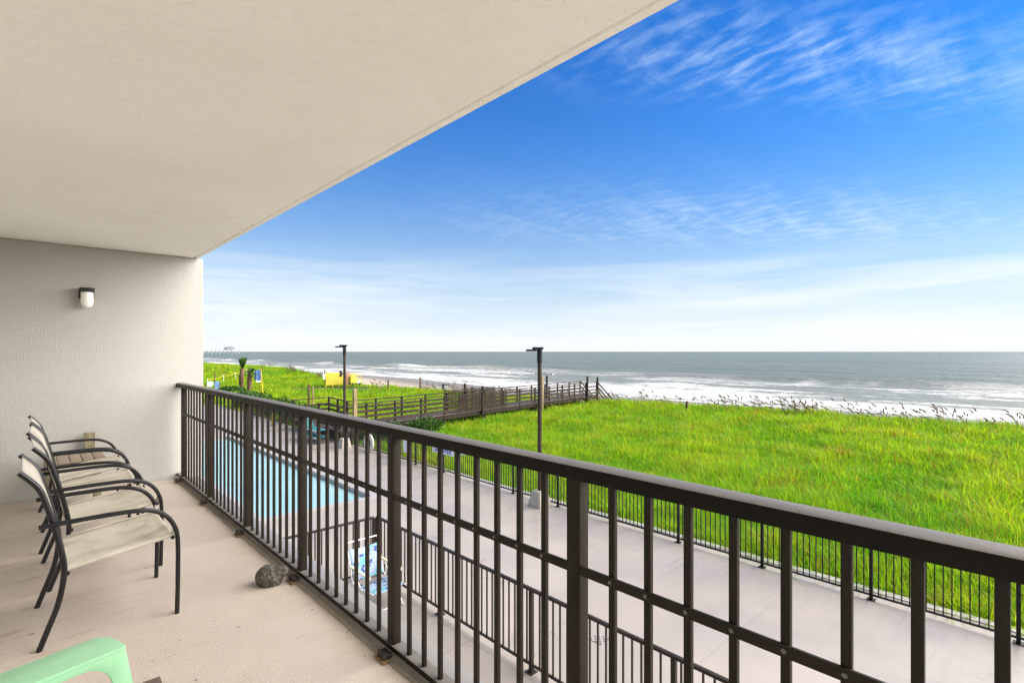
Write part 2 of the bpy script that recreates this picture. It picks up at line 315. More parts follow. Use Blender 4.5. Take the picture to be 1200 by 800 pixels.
# ------------------------------------------------------------------ mesh helpers
class MB:
    def __init__(s): s.v = []; s.f = []; s.sm = []
    def add(s, vs, fs, smooth=False):
        o = len(s.v); s.v += [tuple(p) for p in vs]
        s.f += [tuple(i+o for i in f) for f in fs]; s.sm += [smooth]*len(fs); return s
    def box(s, x0, x1, y0, y1, z0, z1):
        p = [(x0,y0,z0),(x1,y0,z0),(x1,y1,z0),(x0,y1,z0),(x0,y0,z1),(x1,y0,z1),(x1,y1,z1),(x0,y1,z1)]
        return s.add(p, [(0,3,2,1),(4,5,6,7),(0,1,5,4),(1,2,6,5),(2,3,7,6),(3,0,4,7)])
    def obox(s, a, b, w, h, up=(0, 0, 1), drop=0.0):
        """beam of width w and height h from a to b; its top lies on the line when drop=0"""
        a, b, up = Vector(a), Vector(b), Vector(up)
        d = (b-a).normalized(); sd_ = d.cross(up).normalized(); u = sd_.cross(d).normalized()
        p = []
        for e in (a, b):
            for sx, sz in ((-1, -1), (1, -1), (1, 0), (-1, 0)):
                p.append(e + sd_*(sx*w/2) + u*(h*sz - drop))
        return s.add(p, [(0,1,2,3),(7,6,5,4),(0,4,5,1),(1,5,6,2),(2,6,7,3),(3,7,4,0)])
    def tube(s, pts, r, n=10, cap=True, closed=False):
        pts = [Vector(p) for p in pts]; k = len(pts)
        rs = r if isinstance(r, (list, tuple)) else [r]*k
        t0 = (pts[1]-pts[0]).normalized()
        nrm = t0.orthogonal().normalized(); vs_ = []
        prev = t0
        for i, p in enumerate(pts):
            if closed: t = (pts[(i+1) % k]-pts[i-1]).normalized()
            elif i == 0: t = t0
            elif i == k-1: t = (pts[-1]-pts[-2]).normalized()
            else: t = (pts[i+1]-pts[i-1]).normalized()
            q = prev.rotation_difference(t); nrm = (q @ nrm); nrm = (nrm - t*nrm.dot(t)).normalized(); prev = t
            b = t.cross(nrm)
            for j in range(n):
                a = 2*math.pi*j/n
                vs_.append(p + (nrm*math.cos(a)+b*math.sin(a))*rs[i])
        fs = []
        for i in range(k if closed else k-1):
            i2 = (i+1) % k
            for j in range(n):
                fs.append((i*n+j, i*n+(j+1) % n, i2*n+(j+1) % n, i2*n+j))
        s.add(vs_, fs, True)
        if cap and not closed:
            o = len(s.v)-len(vs_)
            s.f.append(tuple(o+j for j in reversed(range(n)))); s.sm.append(False)
            s.f.append(tuple(o+(k-1)*n+j for j in range(n))); s.sm.append(False)
        return s
    def lathe(s, prof, c, n=24, axis='Z'):
        vs_ = []; fs = []
        for r, z in prof:
            for j in range(n):
                a = 2*math.pi*j/n; x, y = r*math.cos(a), r*math.sin(a)
                vs_.append((c[0]+x, c[1]+y, c[2]+z) if axis == 'Z' else ((c[0]+z, c[1]+x, c[2]+y) if axis == 'X' else (c[0]+x, c[1]+z, c[2]+y)))
        for i in range(len(prof)-1):
            for j in range(n):
                fs.append((i*n+j, i*n+(j+1) % n, (i+1)*n+(j+1) % n, (i+1)*n+j))
        return s.add(vs_, fs, True)
    def prism(s, poly, axis, a, b):
        """2D polygon extruded along an axis from a to b"""
        n = len(poly)
        def P(u, v, w): return {'X': (w, u, v), 'Y': (u, w, v), 'Z': (u, v, w)}[axis]
        vs_ = [P(u, v, a) for u, v in poly] + [P(u, v, b) for u, v in poly]
        fs = [tuple(range(n)), tuple(reversed(range(n, 2*n)))] + [(i, i+n, (i+1) % n+n, (i+1) % n) for i in range(n)]
        return s.add(vs_, fs)
    def build(s, name, mat, parent=None, bevel=0.0, origin=None, seg=2, fix=True):
        me = bpy.data.meshes.new(name)
        o3 = Vector(origin) if origin is not None else (Vector(parent.location) if (parent is not None and parent.parent is None) else Vector((0, 0, 0)))
        me.from_pydata([tuple(Vector(p)-o3) for p in s.v], [], s.f)
        me.polygons.foreach_set('use_smooth', s.sm)
        if fix or bevel:
            bm = bmesh.new(); bm.from_mesh(me)
            bmesh.ops.recalc_face_normals(bm, faces=bm.faces)
            if bevel:
                ed = [e for e in bm.edges if len(e.link_faces) == 2 and e.calc_face_angle(0) > 0.5]
                bmesh.ops.bevel(bm, geom=ed, offset=bevel, segments=seg, profile=0.6, affect='EDGES', clamp_overlap=True)
            bm.to_mesh(me); bm.free()
        if bevel or any(s.sm):
            for p in me.polygons: p.use_smooth = True
            me.set_sharp_from_angle(angle=R(32))
        for mm in (mat if isinstance(mat, list) else [mat]): me.materials.append(mm)
        o = bpy.data.objects.new(name, me); col.objects.link(o)
        if parent is not None: o.parent = parent
        elif origin is not None: o.location = o3
        return o
def tag(o, label=None, cat=None, group=None, kind=None):
    if label: o['label'] = label
    if cat: o['category'] = cat
    if group: o['group'] = group
    if kind: o['kind'] = kind
    return o
def thing(name, label, cat, loc=(0, 0, 0), group=None):
    o = bpy.data.objects.new(name, None); col.objects.link(o); o.location = loc; o.empty_display_size = 0.1
    return tag(o, label, cat, group)
def B(*a): return MB().box(*a)
def smoothstep(x, a, b):
    t = np.clip((x-a)/(b-a), 0, 1); return t*t*(3-2*t)
def arc(cx, cy, r, a0, a1, n=8):
    return [(cx+r*math.cos(R(a0+(a1-a0)*i/n)), cy+r*math.sin(R(a0+(a1-a0)*i/n))) for i in range(n+1)]
def spline(pts, n=6):
    pts = [Vector(p) for p in pts]; out_ = []
    for i in range(len(pts)-1):
        p0 = pts[max(i-1, 0)]; p1 = pts[i]; p2 = pts[i+1]; p3 = pts[min(i+2, len(pts)-1)]
        for k in range(n):
            t = k/n
            out_.append(0.5*((2*p1)+(p2-p0)*t+(2*p0-5*p1+4*p2-p3)*t*t+(-p0+3*p1-3*p2+p3)*t**3))
    out_.append(pts[-1]); return out_

DECK = -2.75; PATIO = -2.67
POOL = (4.35, 7.25, 13.75, 28.3)

# ------------------------------------------------------------------ terrain, sea
def crest_x(Y):
    return np.interp(Y, [-60, 0, 16, 27, 40, 56, 66, 90, 115, 170, 400], [39.5, 39.5, 37.5, 34.5, 34.0, 33.0, 32.5, 36.0, 41, 39, 40])
def nz2(x, y, s, seed=0):
    return np.array([mnoise.noise(Vector((a*s, b*s, seed))) for a, b in zip(np.ravel(x), np.ravel(y))]).reshape(np.shape(x))
def ground_h(X, Y, fine=True):
    X = np.asarray(X, float); Y = np.asarray(Y, float)
    cx = crest_x(Y)
    h = np.full(np.broadcast(X, Y).shape, -2.98)
    rise = np.interp(Y, [-60, 20, 32, 44, 66, 80, 110, 200], [0.22, 0.18, 0.0, -0.12, -0.1, 0.25, 0.75, 0.9])
    h = h + smoothstep(X, 20, 36)*rise
    if fine:
        h = h + smoothstep(X, 11, 14)*(0.16*nz2(X+0*Y, Y+0*X, 0.16, 3) + 0.10*nz2(X+0*Y, Y+0*X, 0.45, 9))
    h = h - smoothstep(X-cx, 0.2, 7.5)*(h+4.75)
    h = h - np.clip(X-cx-7, 0, 500)*0.026
    return np.maximum(h, -9.0)
def grid_mesh(name, xs, ys, zf):
    XX, YY = np.meshgrid(xs, ys, indexing='xy'); ZZ = zf(XX, YY)
    nx, ny = len(xs), len(ys)
    co = np.stack([XX, YY, ZZ], -1).reshape(-1, 3)
    i = np.arange((ny-1)*(nx-1)); r_, c_ = i//(nx-1), i % (nx-1); a = r_*nx+c_
    q = np.stack([a, a+1, a+nx+1, a+nx], -1)
    me = bpy.data.meshes.new(name)
    me.vertices.add(len(co)); me.vertices.foreach_set('co', co.ravel())
    me.loops.add(q.size); me.loops.foreach_set('vertex_index', q.ravel())
    me.polygons.add(len(q)); me.polygons.foreach_set('loop_start', np.arange(len(q))*4); me.polygons.foreach_set('loop_total', np.full(len(q), 4))
    me.polygons.foreach_set('use_smooth', np.ones(len(q), bool))
    me.update(); me.validate()
    return me, XX, YY, ZZ
xs = np.concatenate([[-600, -200, -60, -20, 0, 6, 9], np.arange(10, 60, 0.7), np.arange(60, 80, 2.5), [90, 110, 160]])
ys = np.concatenate([[-800, -300, -120, -60], np.arange(-40, 90, 1.0), np.arange(90, 260, 3.0), [300, 400, 600, 1000, 2000, 5000]])
me, XX, YY, ZZ = grid_mesh('dunes', xs, ys, ground_h)
veg = 1-smoothstep(XX-crest_x(YY), -0.5, 3.0)
at_ = me.attributes.new('veg', 'FLOAT', 'POINT'); at_.data.foreach_set('value', veg.ravel())
m, N, bs = newmat('dune_ground'); M['dune'] = m
g = N.n('ShaderNodeNewGeometry').outputs['Position']
va = N.n('ShaderNodeAttribute', attribute_name='veg').outputs['Fac']
s_ = N.n('ShaderNodeSeparateXYZ', {0: g})
dry = N.mix(N.noise(g, 3, 6, 0.7), (0.36, 0.30, 0.225), (0.47, 0.41, 0.32))
wetf = N.smooth(s_.outputs[2], -4.95, -5.2)
sand = N.mix(wetf, dry, (0.20, 0.175, 0.14))
gr = N.mix(N.smooth(N.noise(g, 0.7, 6, 0.7), 0.35, 0.65), (0.045, 0.075, 0.010), (0.085, 0.11, 0.018))
f = N.smooth(N.math('ADD', va, N.math('MULTIPLY', N.math('SUBTRACT', N.noise(g, 0.9, 5, 0.7), 0.5), 0.9)), 0.4, 0.6)
link(N, N.mix(f, sand, gr), bs.inputs['Base Color'])
link(N, N.math('SUBTRACT', 0.95, N.math('MULTIPLY', wetf, 0.5)), bs.inputs['Roughness'])
link(N, N.n('ShaderNodeBump', {'Height': N.noise(g, 4, 5, 0.6), 'Strength': 0.4, 'Distance': 0.08}).outputs[0], bs.inputs['Normal'])
me.materials.append(m)
o = bpy.data.objects.new('dunes', me); col.objects.link(o); tag(o, kind='structure')

SEA = -5.4
def sea_h(X, Y):
    w = smoothstep(X, 66, 80)*(1-0.0*X)
    ph = nz2(X*0.2, Y, 0.02, 5)*7.0
    amp = np.interp(X, [60, 70, 95, 118, 135, 200, 400, 900], [0.0, 0.14, 0.34, 0.80, 0.62, 0.42, 0.30, 0.0])*(0.55+0.9*np.abs(nz2(X*0.3, Y, 0.018, 8)))
    cyc = (X+ph)/np.interp(X, [60, 120, 400], [15, 24, 34])*2*math.pi
    cre = np.power(0.5+0.5*np.sin(cyc), 2.2)
    ch = nz2(X, Y, 0.11, 2)*0.10*np.interp(X, [60, 80, 400, 700], [0.2, 1, 1, 0])
    return SEA + amp*cre*2.0*w + ch*w
sx = np.concatenate([np.arange(56, 150, 1.0), np.arange(150, 420, 3.0), [450, 500, 560, 640, 760, 900, 1200, 1800, 3000, 6000, 15000, 40000]])
sy = np.concatenate([[-40000, -8000, -2500, -900, -400, -200], np.arange(-110, 260, 2.6), np.arange(260, 520, 8.0), [560, 650, 800, 1100, 1700, 3000, 8000, 40000]])
me, XX, YY, ZZ = grid_mesh('sea', sx, sy, sea_h)
crv = np.clip((ZZ-SEA)/(2.0*np.interp(XX, [60, 70, 95, 118, 135, 200, 400, 900], [0.14, 0.14, 0.34, 0.80, 0.62, 0.42, 0.30, 0.2])), 0, 1)
a_ = me.attributes.new('crest', 'FLOAT', 'POINT'); a_.data.foreach_set('value', crv.ravel())
m, N, bs = newmat('sea_water'); M['sea'] = m
g = N.n('ShaderNodeNewGeometry').outputs['Position']
s_ = N.n('ShaderNodeSeparateXYZ', {0: g}); X_ = s_.outputs[0]
# foam lies in long rows parallel to the beach
gl = N.mapping(g, scale=(1.0, 0.26, 0.0))
f1 = N.noise(gl, 0.11, 6, 0.62, 0.6); f2 = N.noise(N.mapping(g, scale=(1.0, 0.50, 0)), 0.75, 8, 0.75, 0.5)
lace = N.noise(N.mapping(g, scale=(1.0, 0.5, 0)), 2.1, 5, 0.75, 0.8)
wob = N.math('MULTIPLY', N.math('SUBTRACT', N.noise(N.mapping(g, scale=(0.15, 1.0, 0)), 0.022, 4, 0.6), 0.5), 42.0)
Xw = N.math('ADD', X_, wob)
zone = N.math('MULTIPLY', N.smooth(Xw, 127, 104), N.smooth(X_, 63, 66))
inner = N.smooth(Xw, 105, 74)
crs = N.n('ShaderNodeAttribute', attribute_name='crest').outputs['Fac']
thr = N.math('ADD', N.math('ADD', N.math('MULTIPLY', N.math('SUBTRACT', crs, 0.3), 0.13), N.math('MULTIPLY', f1, 0.55)), N.math('ADD', N.math('MULTIPLY', f2, 0.40), N.math('MULTIPLY', inner, 0.06)))
foam = N.math('MULTIPLY', N.smooth(thr, 0.457, 0.507), zone)
# the outermost breaker rolls in broken lengths
brk = N.math('MULTIPLY', N.smooth(N.math('ABSOLUTE', N.math('SUBTRACT', Xw, 119.0)), 6.5, 2.5), N.smooth(N.noise(N.mapping(g, scale=(0.2, 1, 0)), 0.030, 3, 0.6), 0.50, 0.58))
foam = N.math('MAXIMUM', foam, N.math('MULTIPLY', brk, N.smooth(f2, 0.30, 0.45)))
edge = N.math('MULTIPLY', N.smooth(Xw, 88, 69), N.smooth(f2, 0.45, 0.53))
foam = N.math('MAXIMUM', foam, N.math('MULTIPLY', edge, zone))
foam = N.math('MULTIPLY', foam, N.math('ADD', 0.22, N.math('MULTIPLY', N.smooth(lace, 0.38, 0.56), 0.78)), clamp=True)
deep = N.mix(N.smooth(N.noise(N.mapping(g, scale=(1, 0.12, 0)), 0.018, 5, 0.6), 0.35, 0.65), (0.118, 0.146, 0.126), (0.152, 0.180, 0.156))
near = N.mix(N.smooth(Xw, 170, 100), deep, (0.185, 0.20, 0.172))
link(N, N.mix(foam, near, (0.66, 0.67, 0.675)), bs.inputs['Base Color'])
link(N, N.math('ADD', 0.36, N.math('MULTIPLY', foam, 0.5)), bs.inputs['Roughness'])
bs.inputs['IOR'].default_value = 1.33
link(N, N.math('SUBTRACT', 0.13, N.math('MULTIPLY', foam, 0.1)), bs.inputs['Specular IOR Level'])
hb = N.math('ADD', N.noise(N.mapping(g, scale=(1.0, 0.22, 0)), 0.16, 6, 0.6), N.math('MULTIPLY', N.noise(N.mapping(g, scale=(1.0, 0.5, 0)), 1.1, 4, 0.6), 0.25))
link(N, N.n('ShaderNodeBump', {'Height': hb, 'Strength': 0.9, 'Distance': 1.6}).outputs[0], bs.inputs['Normal'])
me.materials.append(m)
o = bpy.data.objects.new('sea', me); col.objects.link(o); tag(o, kind='structure')

# ------------------------------------------------------------------ pool deck and patio (ground level)
x0, x1, y0, y1 = POOL
d = MB()
def slab(mb, a, b, c_, e, z1, z0): mb.box(a, b, c_, e, z0, z1)
def ring(mb, X0, X1, Y0, Y1, hx0, hx1, hy0, hy1, zt, zb):
    o = [(X0, Y0), (X1, Y0), (X1, Y1), (X0, Y1)]; h = [(hx0, hy0), (hx1, hy0), (hx1, hy1), (hx0, hy1)]
    vs_ = [(x, y, zt) for x, y in o]+[(x, y, zt) for x, y in h]+[(x, y, zb) for x, y in o]+[(x, y, zb) for x, y in h]
    fs = []
    for i in range(4):
        j = (i+1) % 4
        fs += [(i, j, j+4, i+4), (i+8, j+8, j, i), (i+4, j+4, j+12, i+12)]
    mb.add(vs_, fs)
ring(d, -3, 10.72, -14, 46, x0, x1, y0, y1, DECK, DECK-0.30)
o = d.build('pool_deck', M['deck'], fix=False); tag(o, kind='structure')
k = MB(); k.box(10.724, 10.90, -14, 46, -3.1, DECK+0.018); tag(k.build('deck_kerb', M['kerb'], bevel=0.01), kind='structure')
p = MB(); p.box(x0+0.002, x1-0.002, y0+0.002, y1-0.002, -4.3, -4.2)
pool = thing('swimming_pool', 'long narrow pale blue swimming pool sunk in the concrete deck', 'swimming pool', (x0, y0, DECK))
p.build('pool_floor', M['pooltile'], pool)
w = MB()
for a in ((x0-0.10, x0-0.003, y0-0.1, y1+0.1), (x1+0.003, x1+0.10, y0-0.1, y1+0.1), (x0+0.0, x1-0.0, y0-0.10, y0-0.003), (x0+0.0, x1-0.0, y1+0.003, y1+0.10)):
    w.box(a[0], a[1], a[2], a[3], -4.3, DECK-0.305)
w.build('pool_wall', M['pooltile'], pool)
wt = MB(); wt.add([(x0, y0, DECK-0.10), (x1, y0, DECK-0.10), (x1, y1, DECK-0.10), (x0, y1, DECK-0.10)], [(0, 1, 2, 3)])
wt.build('water_surface', M['water'], pool, fix=False)
cp = MB(); ring(cp, x0-0.28, x1+0.28, y0-0.28, y1+0.28, x0-0.03, x1+0.03, y0-0.03, y1+0.03, DECK+0.025, DECK+0.004)
cp.build('coping', M['kerb'], pool, fix=False)
p = MB(); p.box(-3, 4.92, -14, 8.92, DECK+0.004, PATIO); p.box(-3, 4.1, 8.93, 12.5, DECK+0.004, PATIO-0.01)
tag(p.build('patio', M['patio'], bevel=0.008), kind='structure')
dg = thing('floor_drain', 'square dark drain grate set in the pale pool deck', 'drain', (6.08, 4.66, DECK))
q = MB(); q.box(5.97, 6.19, 4.55, 4.77, DECK+0.004, DECK+0.008); q.build('rim', M['kerb'], dg)
q = MB()
for i in range(5):
    t = 5.995+i*0.0425
    for j in range(5):
        if (i+j) % 2 == 0: q.box(t-0.015, t+0.015, 4.575+j*0.0425-0.015, 4.575+j*0.0425+0.015, DECK+0.008, DECK+0.012)
q.build('grate', M['drain'], dg)

# ------------------------------------------------------------------ balcony shell
YW = 6.79
fl = MB(); fl.box(-1.4, 1.318, -3.0, YW, -0.2, 0.0); se = MB(); se.box(1.319, 1.44, -3.0, YW, -0.2, -0.004); tag(se.build('slab_edge', M['slabedge'], bevel=0.008), kind='structure'); tag(fl.build('balcony_floor', M['floor'], bevel=0.01), kind='structure')
ce = thing('balcony_ceiling', 'cream stucco ceiling slab over the balcony with a drip groove along its edge', 'ceiling', (0, 0, 2.47))
c_ = MB(); c_.box(-1.4, 1.398, -3.0, YW+0.22, 2.47, 2.66); c_.build('ceiling_slab', M['ceiling'], ce, bevel=0.004)
c_ = MB(); c_.box(1.414, 1.446, -3.0, YW+0.22, 2.47, 2.66); c_.box(1.399, 1.413, -3.0, YW+0.22, 2.484, 2.66); c_.build('drip_edge', M['ceiling'], ce, bevel=0.003)
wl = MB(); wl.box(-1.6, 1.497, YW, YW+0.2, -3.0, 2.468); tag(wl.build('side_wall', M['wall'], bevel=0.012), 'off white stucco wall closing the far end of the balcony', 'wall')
fw = MB(); fw.box(-1.6, -1.402, -3.0, YW-0.003, -3.0, 2.66); tag(fw.build('rear_wall', M['house']), 'off white stucco house wall along the back of the balcony', 'wall')
cu = MB()
prof = [(1.200, 0.001), (1.212, 0.012), (1.225, 0.016), (1.30, 0.016), (1.33, 0.001)]
vs_ = []; fs = []
ny = 200
for i in range(ny+1):
    yy = -2.9+(YW+2.85-0.0)*i/ny
    for j, (a, b) in enumerate(prof):
        vs_.append((a+(0.012*mnoise.noise(Vector((yy*6, j, 1))) if j < 2 else 0), yy, b+(0.004*mnoise.noise(Vector((yy*9, j*3, 4))) if 0 < j < 4 else 0)))
for i in range(ny):
    for j in range(4): fs.append((i*5+j, (i+1)*5+j, (i+1)*5+j+1, i*5+j+1))
cu.add(vs_, fs, True); tag(cu.build('cement_bead', M['cement']), kind='structure')

# wall lamp
lp = thing('wall_lamp', 'small wall lamp with black bracket and white opal glass jar', 'lamp', (0.455, YW, 2.0))
q = MB(); q.box(0.392, 0.515, YW-0.022, YW-0.0005, 1.945, 2.045); q.build('back_plate', M['black'], lp, bevel=0.004)
q = MB(); q.box(0.396, 0.511, YW-0.13, YW-0.0225, 2.003, 2.045); q.build('bracket', M['black'], lp, bevel=0.006)
q = MB(); q.lathe([(0.044, 0.002), (0.050, -0.004), (0.051, -0.06), (0.051, -0.095), (0.047, -0.122), (0.036, -0.142), (0.02, -0.153), (0.001, -0.156)], (0.454, YW-0.076, 2.002), 28); q.build('glass_shade', M['opal'], lp)

# ------------------------------------------------------------------ balcony railing
RX = 1.262
rl = thing('balcony_railing', 'dark bronze metal balcony railing with flat handrail and square balusters', 'railing', (RX, 2.0, 0))
YB = -1.15
prof = [(-0.040, 0.000), (-0.040, 0.034), (-0.037, 0.0405), (-0.030, 0.0440), (0.0, 0.0452), (0.030, 0.0440), (0.037, 0.0405), (0.040, 0.034), (0.040, 0.0)]
h = MB()
n = 60
vs_ = []; fs = []
for i in range(n+1):
    yy = YB+(YW-YB-0.002)*i/n
    for j, (a, b) in enumerate(prof): vs_.append((RX+0.006+a, yy, 1.018+b+0.0010*mnoise.noise(Vector((yy*5, j, 0)))))
L = len(prof)
for i in range(n):
    for j in range(L): fs.append((i*L+j, (i+1)*L+j, (i+1)*L+(j+1) % L, i*L+(j+1) % L))
fs += [tuple(range(L)), tuple(n*L+j for j in range(L))]
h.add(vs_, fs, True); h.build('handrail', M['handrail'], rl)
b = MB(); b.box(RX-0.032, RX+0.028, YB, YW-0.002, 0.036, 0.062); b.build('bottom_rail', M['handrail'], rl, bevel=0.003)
PY = [-0.053+1.1025*k for k in range(-1, 7)]
for i, py in enumerate(PY):
    q = MB()
    if py < YW-0.05: q.box(RX-0.026, RX+0.016, py-0.0265, py+0.0265, 0.0625, 1.0175)
    po = q.build('post', M['rail'], rl, bevel=0.003)
    q = MB(); q.box(RX-0.085, RX-0.033, py-0.045, py+0.045, 0.004, 0.012); q.build('base_plate', M['rust'], po, origin=rl.location)
    q = MB(); q.box(RX-0.075, RX-0.033, py-0.032, py+0.032, 0.0125, 0.034); q.lathe([(0.0, 0.028), (0.010, 0.028), (0.012, 0.018), (0.012, 0)], (RX-0.068, py-0.022, 0.0125), 8); q.lathe([(0.0, 0.028), (0.010, 0.028), (0.012, 0.018), (0.012, 0)], (RX-0.068, py+0.022, 0.0125), 8)
    q.build('foot_bracket', M['bracket'], po, bevel=0.002, origin=rl.location)
for i in range(len(PY)-1):
    a = PY[i]; e = PY[i+1]
    ya, yb = a+0.0275, min(e-0.0275, YW-0.004)
    mr = MB(); mr.box(RX-0.0245, RX-0.0165, ya, yb, 0.728, 0.757); mro = mr.build('mid_rail', M['rail'], rl, bevel=0.0012)
    q = MB(); q.box(RX-0.034, RX-0.027, ya+0.0003, ya+0.003, 0.724, 0.761)
    for k in range(8):
        by = e-0.137-0.1185*k
        if by > YW-0.03: continue
        bb = MB(); bb.box(RX-0.0162, RX-0.0012, by-0.0105, by+0.0105, 0.0625, 1.0175); bb.build('baluster', M['rail'], rl, bevel=0.0018)
        sc = MB(); sc.lathe([(0.0, -0.0026), (0.002, -0.0026), (0.0032, -0.0015), (0.0052, -0.0026), (0.0060, -0.0008), (0.0060, 0.0004)], (RX-0.0245, by, 0.7425), 12, 'X')
        sc.build('screw', M['screwhead'], mro, origin=rl.location)

# ------------------------------------------------------------------ mesh chairs
def make_chair(loc, label):
    t = thing('patio_chair', label, 'chair', loc, 'sling chairs in a row along the balcony wall')
    x, y, z = loc
    Wd = 0.60
    back = [(-0.020, 0.850), (0.045, 0.770), (0.075, 0.68), (0.098, 0.59), (0.128, 0.45), (0.138, 0.345), (0.118, 0.21), (0.075, 0.08), (0.047, 0.0)]
    armp = [(0.046, 0.588), (0.13, 0.592), (0.31, 0.594), (0.42, 0.590), (0.49, 0.575), (0.545, 0.54), (0.585, 0.48), (0.603, 0.40), (0.604, 0.2), (0.600, 0.0)]
    seatl = [(0.142, 0.355), (0.25, 0.372), (0.40, 0.392), (0.545, 0.412), (0.583, 0.425), (0.598, 0.455)]
    for s in (0, 1):
        yy = y+ (0.0125 if s == 0 else Wd-0.0125)
        yi = yy+(0.014 if s == 0 else -0.014)
        q = MB(); q.tube(spline([(x+a, yy, z+b) for a, b in back], 5), 0.0125, 10); q.build('rear_upright', M['tube'], t)
        q = MB(); q.tube(spline([(x+a, yy-(0.026 if s == 0 else -0.026), z+b) for a, b in armp[:4]]+[(x+a, yy-(0.018 if s == 0 else -0.018), z+b) for a, b in armp[4:]], 5), 0.0115, 10); q.build('arm_and_front_leg', M['tube'], t)
        q = MB(); q.tube(spline([(x+a, yi, z+b) for a, b in seatl], 4), 0.0115, 8); q.build('seat_sleeve', M['sling'], t)
    q = MB()
    q.tube([(x+0.585, y+0.02, z+0.405), (x+0.585, y+Wd-0.02, z+0.405)], 0.010, 8)
    q.tube([(x+0.150, y+0.02, z+0.335), (x+0.150, y+Wd-0.02, z+0.335)], 0.010, 8); q.build('cross_bar', M['tube'], t)
    # sling: seat and back cloth with sag
    def cloth(line, name):
        pts = spline([(a, 0, b) for a, b in line], 5); nn_ = 9; v = []; f_ = []
        for i, p_ in enumerate(pts):
            u = i/(len(pts)-1)
            for j in range(nn_):
                w_ = j/(nn_-1); sag = math.sin(math.pi*w_)*0.016*math.sin(math.pi*min(max(u, 0.0), 1))
                v.append((x+p_.x+(sag*-0.8 if name == 'backrest' else 0), y+0.020+(Wd-0.040)*w_, z+p_.z-(sag if name == 'seat' else 0)))
        for i in range(len(pts)-1):
            for j in range(nn_-1): f_.append((i*nn_+j, i*nn_+j+1, (i+1)*nn_+j+1, (i+1)*nn_+j))
        mb_ = MB(); mb_.add(v, f_, True); ob = mb_.build(name, M['sling'], t, fix=True)
        md = ob.modifiers.new('thick', 'SOLIDIFY'); md.thickness = 0.003; md.offset = 0
        return ob
    cloth([(0.145, 0.365), (0.25, 0.379), (0.40, 0.399), (0.545, 0.419), (0.586, 0.424), (0.598, 0.408)], 'seat')
    cloth([(-0.012, 0.842), (0.045, 0.772), (0.075, 0.68), (0.098, 0.59), (0.128, 0.45), (0.139, 0.365)], 'backrest')
    return t
def copy_tree(o, parent=None):
    c = o.copy(); col.objects.link(c)
    if parent is not None: c.parent = parent
    for ch in list(o.children): copy_tree(ch, c)
    return c
clabels = ['black framed chair with stained beige sling seat, nearest to the mint green chair',
           'black framed beige sling chair, second in the row from the mint green chair',
           'black framed beige sling chair, third in the row, one before the farthest',
           'black framed beige sling chair, farthest in the row beside the wooden stool']
ch0 = make_chair((0.0, 3.30, 0.0), clabels[0])
for i, (cx, cy, rz) in enumerate([(0.055, 4.09, 1.5), (0.03, 4.90, -2), (0.055, 5.60, 1)]):
    c = copy_tree(ch0); c.location = (cx, cy, 0); c.rotation_euler.z = R(rz); c['label'] = clabels[i+1]

# wooden stool by the wall
st = thing('wooden_stool', 'weathered tan wooden stool with one tall corner post against the stucco wall', 'stool', (0.30, 6.45, 0))
q = MB()
for i in range(5): q.box(0.13+i*0.088, 0.13+i*0.088+0.082, 6.27, 6.68, 0.385, 0.41)
q.build('seat', M['stoolwood'], st, bevel=0.004)
q = MB(); q.box(0.43, 0.515, 6.682, 6.735, 0.0, 0.60); q.build('corner_post', M['stoolleg'], st, bevel=0.004)
for a, b in ((0.16, 6.30), (0.50, 6.30), (0.16, 6.63)):
    q = MB(); q.box(a-0.03, a+0.03, b-0.025, b+0.025, 0, 0.3845); q.build('leg', M['stoolleg'], st, bevel=0.003)
q = MB(); q.box(0.192, 0.468, 6.285, 6.31, 0.30, 0.375); q.build('apron', M['stoolwood'], st, bevel=0.003)

# ------------------------------------------------------------------ mint resin chair
gc = thing('resin_chair', 'mint green plastic armchair at the lower left of the balcony', 'chair', (0, 1.35, 0))
for sgn, yi in ((1, 1.585), (-1, 1.115)):       # inner face of each arm, chair faces the sea
    yo = yi+sgn*0.115
    a0, a1 = min(yi, yo), max(yi, yo)
    top = [(-0.36, yi), (0.185, yi), (0.195, yi+sgn*0.008)]+[(0.190-0.045+0.045*math.cos(R(t)), yo-sgn*0.045+sgn*0.045*math.sin(R(t))) for t in range(0, 91, 15)]+[(-0.36, yo)]
    q = MB(); q.prism(top, 'Z', 0.6335, 0.645); q.build('armrest', M['mint'], gc, bevel=0.002)
    sk = [(-0.36, 0.640), (0.1925, 0.640), (0.300, 0.0), (0.25, 0.0), (0.172, 0.46)]+[(0.098+0.066*math.cos(R(t)), 0.552+0.066*math.sin(R(t))) for t in range(0, 91, 9)]+[(-0.36, 0.620)]
    q = MB(); q.prism(sk, 'Y', yi+sgn*0.0012, yi+sgn*0.010)
    q.prism([(0.190, 0.633), (0.299, 0.0), (0.289, 0.0), (0.180, 0.633)], 'Y', yi+sgn*0.0105, yo-sgn*0.03)
    q.build('front_leg', M['mint'], gc, bevel=0.003)
    q = MB(); q.obox((-0.30, yi+sgn*0.03, 0.40), (-0.42, yi+sgn*0.05, 0.0), 0.06, 0.05); q.build('rear_leg', M['mint'], gc, bevel=0.006)
q = MB(); q.prism([(-0.34, 0.40), (-0.1, 0.385), (0.12, 0.41), (0.17, 0.40), (0.175, 0.36), (0.16, 0.36), (0.15, 0.385), (-0.1, 0.365), (-0.34, 0.38)], 'Y', 1.128, 1.572); q.build('seat', M['mint'], gc, bevel=0.004)
q = MB()
for i in range(6):
    yy = 1.15+i*0.072
    q.prism([(-0.34, 0.405), (-0.325, 0.405), (-0.44, 0.86), (-0.455, 0.86)], 'Y', yy, yy+0.05)
